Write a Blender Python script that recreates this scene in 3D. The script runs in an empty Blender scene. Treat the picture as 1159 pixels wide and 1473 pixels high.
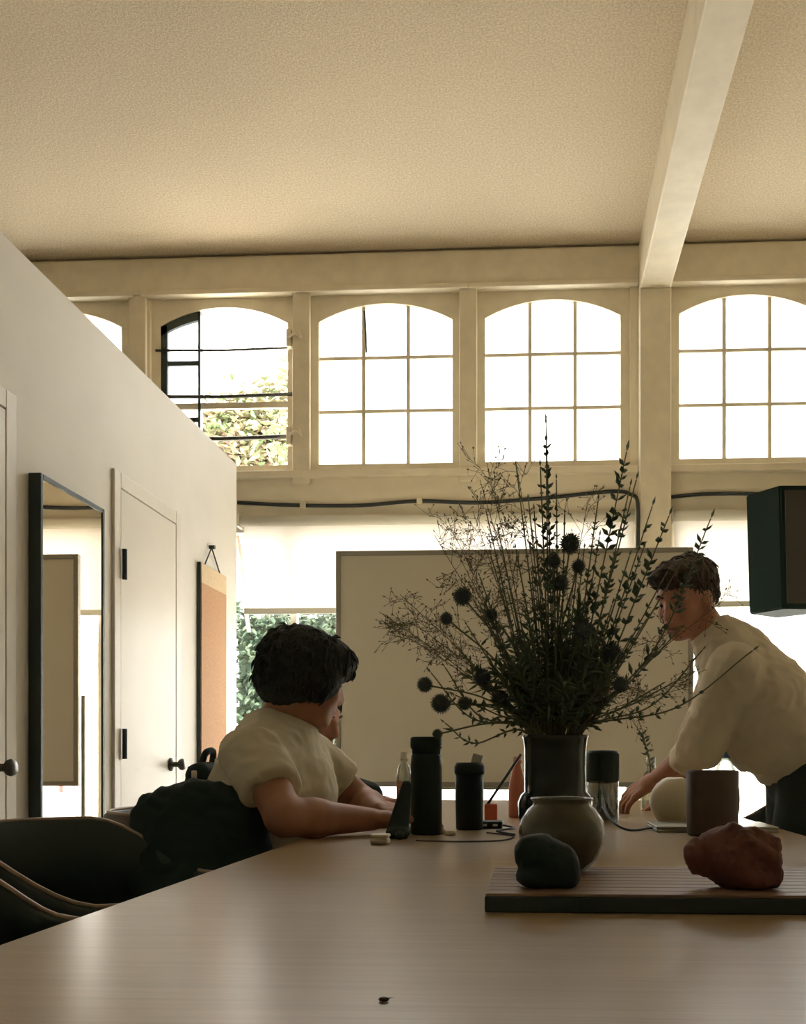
import bpy, bmesh, math, random
import numpy as np
from mathutils import Vector, Matrix, noise as mnoise

# ------------------------------------------------------------------ camera, world, sun, exposure
scene = bpy.context.scene
COL = scene.collection
FPX, CX, CY, EYE, YAW = 1400.0, 695.0, 1090.0, 0.93, math.radians(3.0)
cam_d = bpy.data.cameras.new('camera'); cam = bpy.data.objects.new('camera', cam_d); COL.objects.link(cam)
cam_d.sensor_fit = 'VERTICAL'; cam_d.sensor_height = 36.0; cam_d.sensor_width = 36.0 * 1159 / 1473
cam_d.lens = 36.0 * FPX / 1473
cam_d.shift_x = (579.5 - CX) / 1473; cam_d.shift_y = (CY - 736.5) / 1473
cam_d.clip_start = 0.02; cam_d.clip_end = 200
cam.location = (0, 0, EYE); cam.rotation_euler = (math.pi / 2, 0, YAW)
scene.camera = cam

world = bpy.data.worlds.new('sky'); scene.world = world; world.use_nodes = True
bg = world.node_tree.nodes['Background']
bg.inputs['Color'].default_value = (1.0, 0.985, 0.96, 1); bg.inputs['Strength'].default_value = 5.0

sun_d = bpy.data.lights.new('sun', 'SUN'); sun_d.energy = 12.0; sun_d.angle = 0.01; sun_d.color = (1.0, 0.93, 0.82)
sun = bpy.data.objects.new('sun', sun_d); COL.objects.link(sun)
sun.rotation_euler = Vector((-0.66, 0.28, -0.70)).to_track_quat('-Z', 'Y').to_euler()

vs = scene.view_settings
vs.view_transform = 'Standard'; vs.look = 'None'; vs.gamma = 1.0; vs.use_curve_mapping = False
vs.exposure = 1.08

FAR = 6.0            # interior face of the far wall
LEFT, RIGHT, BACK, CEIL = -5.0, 3.0, -3.5, 4.07
PART_X = -1.65       # face of the partition on the left of the table

def portal(x0, x1, z0, z1, y):
    d = bpy.data.lights.new('window_portal', 'AREA'); d.shape = 'RECTANGLE'; d.size = x1 - x0; d.size_y = z1 - z0
    d.cycles.is_portal = True
    o = bpy.data.objects.new('window_portal', d); COL.objects.link(o)
    o.location = ((x0 + x1) / 2, y, (z0 + z1) / 2); o.rotation_euler = (-math.pi / 2, 0, 0)
for (a, b, c, d) in ((-4.0, 3, 2.6, 3.85), (-2.7, 2.8, 0.4, 2.5)):
    portal(a, b, c, d, FAR + 0.25)

# ------------------------------------------------------------------ helpers
def at(px, py, Y):
    """the point at distance Y into the room that a photo pixel belongs to"""
    u, v = (px - CX) / FPX, (CY - py) / FPX
    t = Y / (math.cos(YAW) + u * math.sin(YAW))
    return Vector((t * (u * math.cos(YAW) - math.sin(YAW)), Y, EYE + t * v))

def on_x(px, py, X):
    u, v = (px - CX) / FPX, (CY - py) / FPX
    t = X / (u * math.cos(YAW) - math.sin(YAW))
    return Vector((X, t * (math.cos(YAW) + u * math.sin(YAW)), EYE + t * v))

MATS = {}
def mat(name, color, rough=0.6, metal=0.0, var=0.0, vscale=20.0, bump=0.0, bscale=200.0, spec=0.5, stretch=None, color2=None, coat=0.0):
    m = bpy.data.materials.new(name); m.use_nodes = True
    nt = m.node_tree; p = nt.nodes['Principled BSDF']
    p.inputs['Base Color'].default_value = (*color, 1); p.inputs['Roughness'].default_value = rough
    p.inputs['Metallic'].default_value = metal; p.inputs['Specular IOR Level'].default_value = spec
    if coat: p.inputs['Coat Weight'].default_value = coat
    tc = nt.nodes.new('ShaderNodeTexCoord'); mp = nt.nodes.new('ShaderNodeMapping')
    nt.links.new(tc.outputs['Object'], mp.inputs['Vector'])
    if stretch: mp.inputs['Scale'].default_value = stretch
    if var > 0 or color2:
        n = nt.nodes.new('ShaderNodeTexNoise'); n.inputs['Scale'].default_value = vscale; n.inputs['Detail'].default_value = 4
        nt.links.new(mp.outputs['Vector'], n.inputs['Vector'])
        r = nt.nodes.new('ShaderNodeValToRGB')
        c2 = color2 if color2 else tuple(min(1, c * (1 + var)) for c in color)
        c1 = color if color2 else tuple(c * (1 - var) for c in color)
        r.color_ramp.elements[0].position = 0.35; r.color_ramp.elements[1].position = 0.65
        r.color_ramp.elements[0].color = (*c1, 1); r.color_ramp.elements[1].color = (*c2, 1)
        nt.links.new(n.outputs['Fac'], r.inputs['Fac']); nt.links.new(r.outputs['Color'], p.inputs['Base Color'])
    if bump > 0:
        n2 = nt.nodes.new('ShaderNodeTexNoise'); n2.inputs['Scale'].default_value = bscale; n2.inputs['Detail'].default_value = 3
        nt.links.new(mp.outputs['Vector'], n2.inputs['Vector'])
        b = nt.nodes.new('ShaderNodeBump'); b.inputs['Strength'].default_value = bump; b.inputs['Distance'].default_value = 0.01
        nt.links.new(n2.outputs['Fac'], b.inputs['Height']); nt.links.new(b.outputs['Normal'], p.inputs['Normal'])
    MATS[name] = m
    return m

def glassy(name, tint, translucent=0.0, gloss=0.08):
    m = bpy.data.materials.new(name); m.use_nodes = True
    nt = m.node_tree; nt.nodes.clear()
    out = nt.nodes.new('ShaderNodeOutputMaterial'); tr = nt.nodes.new('ShaderNodeBsdfTransparent')
    tr.inputs['Color'].default_value = (*tint, 1)
    gl = nt.nodes.new('ShaderNodeBsdfGlossy'); gl.inputs['Roughness'].default_value = 0.03
    fr = nt.nodes.new('ShaderNodeFresnel'); fr.inputs['IOR'].default_value = 1.45
    mx = nt.nodes.new('ShaderNodeMixShader')
    mul = nt.nodes.new('ShaderNodeMath'); mul.operation = 'MULTIPLY_ADD'; mul.inputs[1].default_value = 0.7; mul.inputs[2].default_value = gloss * 0.3
    nt.links.new(fr.outputs['Fac'], mul.inputs[0]); nt.links.new(mul.outputs[0], mx.inputs['Fac'])
    last = tr
    if translucent > 0:
        tl = nt.nodes.new('ShaderNodeBsdfTranslucent'); tl.inputs['Color'].default_value = (0.93, 0.95, 0.95, 1)
        m2 = nt.nodes.new('ShaderNodeMixShader'); m2.inputs['Fac'].default_value = translucent
        nt.links.new(tr.outputs[0], m2.inputs[1]); nt.links.new(tl.outputs[0], m2.inputs[2]); last = m2
    nt.links.new(last.outputs[0], mx.inputs[1]); nt.links.new(gl.outputs[0], mx.inputs[2])
    nt.links.new(mx.outputs[0], out.inputs['Surface'])
    MATS[name] = m
    return m

def fabric_translucent(name, col, amount):
    m = bpy.data.materials.new(name); m.use_nodes = True
    nt = m.node_tree; nt.nodes.clear()
    out = nt.nodes.new('ShaderNodeOutputMaterial'); d = nt.nodes.new('ShaderNodeBsdfDiffuse'); t = nt.nodes.new('ShaderNodeBsdfTranslucent')
    d.inputs['Color'].default_value = (*col, 1); t.inputs['Color'].default_value = (*col, 1)
    mx = nt.nodes.new('ShaderNodeMixShader'); mx.inputs['Fac'].default_value = amount
    nt.links.new(d.outputs[0], mx.inputs[1]); nt.links.new(t.outputs[0], mx.inputs[2]); nt.links.new(mx.outputs[0], out.inputs['Surface'])
    MATS[name] = m
    return m

mat('cream', (0.80, 0.71, 0.53), 0.65, var=0.04, vscale=6, bump=0.05, bscale=60)
mat('cream_trim', (0.82, 0.73, 0.55), 0.5, var=0.05, vscale=10)
mat('partition', (0.84, 0.80, 0.72), 0.6, var=0.02, vscale=4, bump=0.04, bscale=120)
mat('door_paint', (0.82, 0.77, 0.67), 0.45, var=0.015, vscale=5)
mat('ceiling', (0.60, 0.49, 0.335), 0.95, bump=0.35, bscale=150, color2=(0.79, 0.675, 0.49), vscale=100)
mat('floor', (0.36, 0.30, 0.23), 0.4, var=0.12, vscale=5)
mat('black_frame', (0.026, 0.046, 0.042), 0.45)
mat('mirror', (0.93, 0.88, 0.82), 0.01, 1.0)
mat('cork', (0.62, 0.36, 0.20), 0.9, var=0.12, vscale=150)
mat('cork_pale', (0.80, 0.62, 0.40), 0.9, var=0.05, vscale=60)
mat('metal', (0.55, 0.53, 0.48), 0.3, 1.0)
mat('dark_metal', (0.10, 0.10, 0.09), 0.35, 0.8)
mat('cable', (0.025, 0.03, 0.03), 0.5)
mat('aluminium', (0.42, 0.40, 0.33), 0.45, 0.4)
mat('board_white', (0.84, 0.79, 0.64), 0.35, var=0.02, vscale=3)
mat('speaker', (0.008, 0.020, 0.016), 0.8, spec=0.2)
mat('grille', (0.045, 0.04, 0.03), 0.8, bump=0.4, bscale=500)
mat('table_wood', (0.36, 0.26, 0.145), 0.28, color2=(0.43, 0.315, 0.185), vscale=3.0, stretch=(1.2, 40, 10), bump=0.02, bscale=8)
mat('table_leg', (0.05, 0.05, 0.045), 0.5)
mat('chair_black', (0.024, 0.043, 0.036), 0.6)
mat('chair_brown', (0.075, 0.045, 0.032), 0.45, var=0.15, vscale=12, stretch=(1, 1, 6))
mat('chair_rim_lit', (0.35, 0.25, 0.16), 0.35)  # wood edge painted pale for the light that catches the rim
mat('jacket', (0.016, 0.034, 0.028), 0.9, bump=0.3, bscale=40)
mat('skin', (0.42, 0.21, 0.125), 0.55, var=0.06, vscale=30)
mat('skin_pale', (0.50, 0.24, 0.16), 0.55, var=0.06, vscale=30)
mat('hair_dark', (0.017, 0.027, 0.021), 0.75, bump=0.5, bscale=120)
mat('hair_brown', (0.045, 0.028, 0.016), 0.6, bump=0.5, bscale=120)
mat('shirt', (0.66, 0.60, 0.44), 0.95, var=0.03, vscale=9, bump=0.25, bscale=14)
mat('shirt_white', (0.74, 0.66, 0.50), 0.95, var=0.03, vscale=9, bump=0.25, bscale=14)
mat('print', (0.05, 0.05, 0.04), 0.9)
mat('trousers', (0.026, 0.042, 0.038), 0.9, bump=0.2, bscale=25)
mat('eye_white', (0.22, 0.17, 0.14), 0.4)
mat('eye_dark', (0.02, 0.014, 0.01), 0.2)
mat('lips', (0.34, 0.12, 0.09), 0.5)
mat('vase_glass', (0.010, 0.022, 0.017), 0.16, spec=0.4)
mat('ceramic', (0.085, 0.085, 0.052), 0.22, var=0.14, vscale=18, coat=0.3)
mat('stone_dark', (0.014, 0.028, 0.024), 0.7, spec=0.25, var=0.2, vscale=25, bump=0.15, bscale=30)
mat('clay_red', (0.16, 0.065, 0.045), 0.7, var=0.18, vscale=30, bump=0.3, bscale=60)
mat('slab', (0.30, 0.19, 0.115), 0.35, color2=(0.20, 0.125, 0.08), vscale=4, stretch=(1, 30, 1))
mat('slab_edge', (0.018, 0.036, 0.036), 0.55)
mat('bottle_black', (0.014, 0.030, 0.026), 0.5, spec=0.3)
mat('bottle_dark', (0.018, 0.034, 0.030), 0.6, spec=0.3)
mat('mug', (0.085, 0.062, 0.042), 0.6, var=0.12, vscale=30)
mat('white_plastic', (0.72, 0.68, 0.56), 0.4)
mat('blue_cap', (0.25, 0.42, 0.75), 0.4)
mat('laptop', (0.40, 0.40, 0.34), 0.35, 0.6)
mat('orange', (0.75, 0.16, 0.07), 0.5)
mat('pink', (0.62, 0.22, 0.14), 0.5)
mat('label_paper', (0.42, 0.24, 0.15), 0.6)
mat('stem', (0.12, 0.13, 0.065), 0.8)
mat('leaf', (0.08, 0.12, 0.07), 0.75)
mat('leaf_dense', (0.11, 0.15, 0.08), 0.8)
mat('thistle', (0.07, 0.09, 0.08), 0.9)
mat('wisp', (0.13, 0.11, 0.06), 0.8)
mat('cap_cream', (0.72, 0.64, 0.46), 0.4)
glassy('glass_clear', (0.97, 0.98, 0.98))
glassy('glass_frost', (0.96, 0.98, 1.0), translucent=0.5)
glassy('glass_item', (0.80, 0.84, 0.78), gloss=0.5)
fabric_translucent('shade', (0.90, 0.87, 0.83), 0.58)
mat('concrete', (0.72, 0.69, 0.63), 0.9, var=0.05, vscale=2)
mat('asphalt', (0.45, 0.44, 0.42), 0.9, var=0.05, vscale=3)
mat('stucco', (0.80, 0.76, 0.68), 0.9)
mat('foliage', (0.05, 0.11, 0.04), 0.7, color2=(0.12, 0.17, 0.07), vscale=2)
mat('foliage_warm', (0.09, 0.15, 0.05), 0.7, color2=(0.32, 0.22, 0.15), vscale=3)
mat('hedge', (0.018, 0.042, 0.022), 0.7, color2=(0.06, 0.085, 0.045), vscale=3)
mat('bark', (0.22, 0.16, 0.11), 0.9)
mat('car_white', (0.80, 0.82, 0.84), 0.2, coat=0.6)
mat('car_glass', (0.25, 0.28, 0.30), 0.1)
mat('rubber', (0.04, 0.04, 0.04), 0.8)
mat('tail_red', (0.6, 0.05, 0.04), 0.3)

def obj(name, bm, m, parent=None, smooth=False, label=None, kind=None):
    me = bpy.data.meshes.new(name)
    if isinstance(bm, bmesh.types.BMesh):
        bmesh.ops.recalc_face_normals(bm, faces=bm.faces)
        bm.to_mesh(me); bm.free()
    else:
        me = bm
    if smooth: me.polygons.foreach_set('use_smooth', [True] * len(me.polygons))
    if m: me.materials.append(MATS[m])
    o = bpy.data.objects.new(name, me); COL.objects.link(o)
    if parent:
        o.parent = parent; o.matrix_parent_inverse = Matrix.Translation(-parent.location)
    if label: o['label'] = label
    if kind: o['kind'] = kind
    return o

def thing(name, label, cat, loc=(0, 0, 0), group=None):
    o = bpy.data.objects.new(name, None); COL.objects.link(o); o.location = loc
    o.empty_display_size = 0.05
    o['label'] = label; o['category'] = cat
    if group: o['group'] = group
    return o

def tag(o, label, cat, group=None):
    o['label'] = label; o['category'] = cat
    if group: o['group'] = group
    return o

def struct(name, bm, m, label=None, smooth=False):
    o = obj(name, bm, m, None, smooth); o['kind'] = 'structure'
    if label: o['label'] = label
    return o

def NB(): return bmesh.new()

def box(bm, x0, x1, y0, y1, z0, z1, bev=0.0):
    x0, x1 = min(x0, x1), max(x0, x1); y0, y1 = min(y0, y1), max(y0, y1); z0, z1 = min(z0, z1), max(z0, z1)
    r = bmesh.ops.create_cube(bm, size=1.0)
    for v in r['verts']:
        v.co = Vector(((x0 + x1) / 2 + v.co.x * (x1 - x0), (y0 + y1) / 2 + v.co.y * (y1 - y0), (z0 + z1) / 2 + v.co.z * (z1 - z0)))
    if bev > 0:
        es = list({e for v in r['verts'] for e in v.link_edges})
        bmesh.ops.bevel(bm, geom=es, offset=bev, segments=2, affect='EDGES', profile=0.5)
    return bm

def B(x0, x1, y0, y1, z0, z1, bev=0.0): return box(NB(), x0, x1, y0, y1, z0, z1, bev)

def frame_of(d):
    d = d.normalized(); a = Vector((0, 0, 1)) if abs(d.z) < 0.9 else Vector((1, 0, 0))
    u = d.cross(a).normalized(); return u, d.cross(u).normalized()

def tube(bm, pts, r, seg=8, caps=True):
    pts = [Vector(p) for p in pts]; rs = r if isinstance(r, (list, tuple)) else [r] * len(pts)
    rings = []; u = None
    for i, p in enumerate(pts):
        d = (pts[min(i + 1, len(pts) - 1)] - pts[max(i - 1, 0)])
        if d.length < 1e-9: d = Vector((0, 0, 1))
        d.normalize()
        if u is None: u, w = frame_of(d)
        else:
            u = (u - d * u.dot(d)); u = u.normalized() if u.length > 1e-6 else frame_of(d)[0]
            w = d.cross(u)
        rings.append([bm.verts.new(p + (u * math.cos(2 * math.pi * k / seg) + w * math.sin(2 * math.pi * k / seg)) * rs[i]) for k in range(seg)])
    for a, b in zip(rings, rings[1:]):
        for k in range(seg): bm.faces.new((a[k], a[(k + 1) % seg], b[(k + 1) % seg], b[k]))
    if caps:
        bm.faces.new(rings[0][::-1]); bm.faces.new(rings[-1])
    return bm

def lathe(bm, prof, c, seg=32, close=True):
    """prof: (radius, z) pairs from bottom to top about the vertical axis through c"""
    c = Vector(c); rings = []
    for r, z in prof:
        if r < 1e-6: rings.append([bm.verts.new(c + Vector((0, 0, z)))])
        else: rings.append([bm.verts.new(c + Vector((r * math.cos(2 * math.pi * k / seg), r * math.sin(2 * math.pi * k / seg), z))) for k in range(seg)])
    for a, b in zip(rings, rings[1:]):
        for k in range(seg):
            f = [a[k % len(a)], a[(k + 1) % len(a)], b[(k + 1) % len(b)], b[k % len(b)]]
            f = list(dict.fromkeys(f))
            if len(f) > 2: bm.faces.new(f)
    if close:
        if len(rings[0]) > 1: bm.faces.new(rings[0][::-1])
        if len(rings[-1]) > 1: bm.faces.new(rings[-1])
    return bm

def smooth_pts(pts, n=6):
    """Catmull-Rom through the points"""
    P = [Vector(p) for p in pts]; P = [P[0] * 2 - P[1]] + P + [P[-1] * 2 - P[-2]]
    out = []
    for i in range(1, len(P) - 2):
        for k in range(n):
            t = k / n
            out.append(0.5 * ((2 * P[i]) + (P[i + 1] - P[i - 1]) * t + (2 * P[i - 1] - 5 * P[i] + 4 * P[i + 1] - P[i + 2]) * t * t + (-P[i - 1] + 3 * P[i] - 3 * P[i + 1] + P[i + 2]) * t ** 3))
    out.append(P[-2]); return out

def cone(bm, p0, p1, r0, r1, flat=None, flat_end0=False, flat_end1=False, seg=16):
    """tapered capsule; flat = (axis, factor) squashes the cross-section along an axis"""
    if isinstance(bm, Flesh): return f_cone(bm, p0, p1, r0, r1, flat, flat_end0, flat_end1)
    p0, p1 = Vector(p0), Vector(p1); d = (p1 - p0); L = d.length; d.normalize(); u, w = frame_of(d)
    prof = []
    if not flat_end0: prof += [(r0 * math.sin(a), -r0 * math.cos(a)) for a in (0.0, 0.4, 0.8, 1.2)]
    else: prof += [(0, 0)]
    prof += [(r0 + (r1 - r0) * t, L * t) for t in (0, 0.25, 0.5, 0.75, 1)]
    if not flat_end1: prof += [(r1 * math.cos(a), L + r1 * math.sin(a)) for a in (0.4, 0.8, 1.2, math.pi / 2)]
    else: prof += [(0, L)]
    rings = []
    fa = Vector(flat[0]).normalized() if flat else None
    for r, h in prof:
        c = p0 + d * h
        if r < 1e-5: rings.append([bm.verts.new(c)]); continue
        ring = []
        for k in range(seg):
            v = (u * math.cos(2 * math.pi * k / seg) + w * math.sin(2 * math.pi * k / seg)) * r
            if fa is not None: v = v + fa * (v.dot(fa) * (flat[1] - 1))
            ring.append(bm.verts.new(c + v))
        rings.append(ring)
    for a, b in zip(rings, rings[1:]):
        for k in range(seg):
            f = list(dict.fromkeys([a[k % len(a)], a[(k + 1) % len(a)], b[(k + 1) % len(b)], b[k % len(b)]]))
            if len(f) > 2: bm.faces.new(f)
    if len(rings[0]) > 1: bm.faces.new(rings[0][::-1])
    if len(rings[-1]) > 1: bm.faces.new(rings[-1])
    return bm

def ell(bm, c, r, rot=None, seg=20, rings=12):
    if isinstance(bm, Flesh): return f_ell(bm, c, r, rot)
    c = Vector(c); M = rot.to_matrix() if rot else Matrix.Identity(3)
    R = bmesh.ops.create_uvsphere(bm, u_segments=seg, v_segments=rings, radius=1.0)
    for v in R['verts']: v.co = c + M @ Vector((v.co.x * r[0], v.co.y * r[1], v.co.z * r[2]))
    return bm

class Flesh:
    """a list of overlapping rounded shapes that are blended into one continuous skin"""
    def __init__(self): self.p = []; self.k = 0.012

def f_cone(F, p0, p1, r0, r1, flat=None, e0=False, e1=False):
    F.p.append(('c', np.array(p0, 'f'), np.array(p1, 'f'), r0, r1, flat, e0, e1, F.k))

def f_ell(F, c, r, q=None):
    F.p.append(('e', np.array(c, 'f'), np.array(r, 'f'), np.array((q.to_matrix() if q else Matrix.Identity(3)), 'f'), F.k))

def skin_mesh(F, h):
    lo = np.full(3, 1e9); hi = -lo; boxes = []
    for p in F.p:
        if p[0] == 'c':
            R = max(p[3], p[4]) * max(1.0, p[5][1] if p[5] else 1.0); a = np.minimum(p[1], p[2]) - R; b = np.maximum(p[1], p[2]) + R
        else: R = p[2].max(); a = p[1] - R; b = p[1] + R
        boxes.append((a, b)); lo = np.minimum(lo, a); hi = np.maximum(hi, b)
    lo = lo - 4 * h; n = np.ceil((hi + 4 * h - lo) / h).astype(int) + 1
    D = np.full(n, 1.0, 'f')
    for p, (a, b) in zip(F.p, boxes):
        k = p[-1]; m = k + 3 * h
        i0 = np.maximum(((a - m - lo) / h).astype(int), 0); i1 = np.minimum(((b + m - lo) / h).astype(int) + 2, n)
        ax = [(lo[j] + h * np.arange(i0[j], i1[j])).astype('f') for j in range(3)]
        if p[0] == 'c':
            c0, c1, r0, r1, flat, e0, e1 = p[1:8]; d = c1 - c0; L = max(float(np.linalg.norm(d)), 1e-6); d = d / L
            X = ax[0][:, None, None] - c0[0]; Y = ax[1][None, :, None] - c0[1]; Z = ax[2][None, None, :] - c0[2]
            s_ = X * d[0] + Y * d[1] + Z * d[2]; t = np.clip(s_ / L, 0, 1); tl = t * L
            vx = X - d[0] * tl; vy = Y - d[1] * tl; vz = Z - d[2] * tl
            if flat:
                fa = np.array(Vector(flat[0]).normalized(), 'f'); g = (vx * fa[0] + vy * fa[1] + vz * fa[2]) * (1 / flat[1] - 1)
                vx = vx + fa[0] * g; vy = vy + fa[1] * g; vz = vz + fa[2] * g
            ds = np.sqrt(vx * vx + vy * vy + vz * vz) - (r0 + (r1 - r0) * t)
            if e0: ds = np.maximum(ds, -s_)
            if e1: ds = np.maximum(ds, s_ - L)
        else:
            c, r, M = p[1:4]
            X = ax[0][:, None, None] - c[0]; Y = ax[1][None, :, None] - c[1]; Z = ax[2][None, None, :] - c[2]
            q = [(X * M[0][j] + Y * M[1][j] + Z * M[2][j]) for j in range(3)]
            k0 = np.sqrt(sum((q[j] / r[j]) ** 2 for j in range(3))); k1 = np.sqrt(sum((q[j] / r[j] ** 2) ** 2 for j in range(3)))
            ds = k0 * (k0 - 1) / np.maximum(k1, 1e-6)
        S = D[i0[0]:i1[0], i0[1]:i1[1], i0[2]:i1[2]]
        hh = np.maximum(k - np.abs(S - ds), 0) / k
        S[...] = np.minimum(S, ds) - hh * hh * k * 0.25
    # surface nets
    sgn = D < 0; nx, ny, nz = n
    cs = np.zeros((nx - 1, ny - 1, nz - 1), np.int8)
    for i in (0, 1):
        for j in (0, 1):
            for l in (0, 1): cs += sgn[i:nx - 1 + i, j:ny - 1 + j, l:nz - 1 + l]
    act = np.argwhere((cs > 0) & (cs < 8)); idx = np.full(cs.shape, -1, np.int64); idx[tuple(act.T)] = np.arange(len(act))
    acc = np.zeros((len(act), 3)); cnt = np.zeros(len(act)); cor = [(i, j, l) for i in (0, 1) for j in (0, 1) for l in (0, 1)]
    val = {c: D[act[:, 0] + c[0], act[:, 1] + c[1], act[:, 2] + c[2]].astype('d') for c in cor}
    for c in cor:
        for axi in range(3):
            if c[axi]: continue
            e = list(c); e[axi] = 1; va, vb = val[c], val[tuple(e)]; x = (va < 0) != (vb < 0)
            t = np.where(x, va / np.where(x, va - vb, 1), 0); pt = np.tile(np.array(c, 'd'), (len(act), 1)); pt[:, axi] += t
            acc[x] += pt[x]; cnt[x] += 1
    verts = lo + h * (act + acc / cnt[:, None]); quads = []
    for axi in range(3):
        o = [(1, 2), (2, 0), (0, 1)][axi]
        A = [slice(None)] * 3; Bs = [slice(None)] * 3; A[axi] = slice(0, -1); Bs[axi] = slice(1, None)
        e = np.argwhere(sgn[tuple(A)] != sgn[tuple(Bs)])
        e = e[(e[:, o[0]] > 0) & (e[:, o[1]] > 0) & (e[:, o[0]] < n[o[0]] - 1) & (e[:, o[1]] < n[o[1]] - 1)]
        inside = sgn[tuple(e.T)]
        q = []
        for du, dv in ((-1, -1), (0, -1), (0, 0), (-1, 0)):
            f = e.copy(); f[:, o[0]] += du; f[:, o[1]] += dv; q.append(idx[tuple(f.T)])
        q = np.stack(q, 1); q[~inside] = q[~inside][:, ::-1]; quads.append(q)
    Q = np.concatenate(quads); Q = Q[(Q >= 0).all(1)]
    return verts, Q

def organic(name, F, m, parent=None, voxel=0.006, smooth=2, wrinkle=0.0, wscale=9.0, label=None, seed=0.0):
    v, Q = skin_mesh(F, voxel)
    if smooth:
        ed = np.concatenate([Q[:, [0, 1]], Q[:, [1, 2]], Q[:, [2, 3]], Q[:, [3, 0]]])
        for _ in range(smooth):
            a = np.zeros_like(v); c = np.zeros(len(v))
            np.add.at(a, ed[:, 0], v[ed[:, 1]]); np.add.at(c, ed[:, 0], 1)
            v = v * 0.5 + 0.5 * a / np.maximum(c, 1)[:, None]
    out = bpy.data.meshes.new(name)
    out.vertices.add(len(v)); out.vertices.foreach_set('co', v.astype('f').ravel())
    out.loops.add(Q.size); out.loops.foreach_set('vertex_index', Q.astype('i').ravel())
    out.polygons.add(len(Q)); out.polygons.foreach_set('loop_start', np.arange(0, Q.size, 4, dtype='i'))
    out.update(calc_edges=True); out.validate()
    if wrinkle > 0:
        nrm = np.zeros(len(v) * 3, 'f'); out.vertices.foreach_get('normal', nrm); nrm = nrm.reshape(-1, 3); wv = np.zeros(len(v))
        for i_, c_ in enumerate(v):
            p = Vector(c_) * wscale + Vector((seed, seed, 0))
            wv[i_] = (1 - abs(mnoise.noise(Vector((p.x, p.y, p.z * 0.7)))) * 3.0) + 0.5 * (1 - abs(mnoise.noise(p * 2.3)) * 3.0)
        v = v + nrm * (wrinkle * wv)[:, None]; out.vertices.foreach_set('co', v.astype('f').ravel()); out.update()
    return obj(name, out, m, parent, True, label)

def leafy(bm, p, d, L, w, seg_up=Vector((0, 0, 1))):
    """a small closed leaf or bud: stretched octahedron"""
    d = Vector(d).normalized(); u, v = frame_of(d)
    a = bm.verts.new(p); b = bm.verts.new(p + d * L); c = p + d * (L * 0.45)
    q = [bm.verts.new(c + u * w), bm.verts.new(c + v * w * 0.6), bm.verts.new(c - u * w), bm.verts.new(c - v * w * 0.6)]
    for k in range(4):
        bm.faces.new((a, q[k], q[(k + 1) % 4])); bm.faces.new((b, q[(k + 1) % 4], q[k]))

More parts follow.
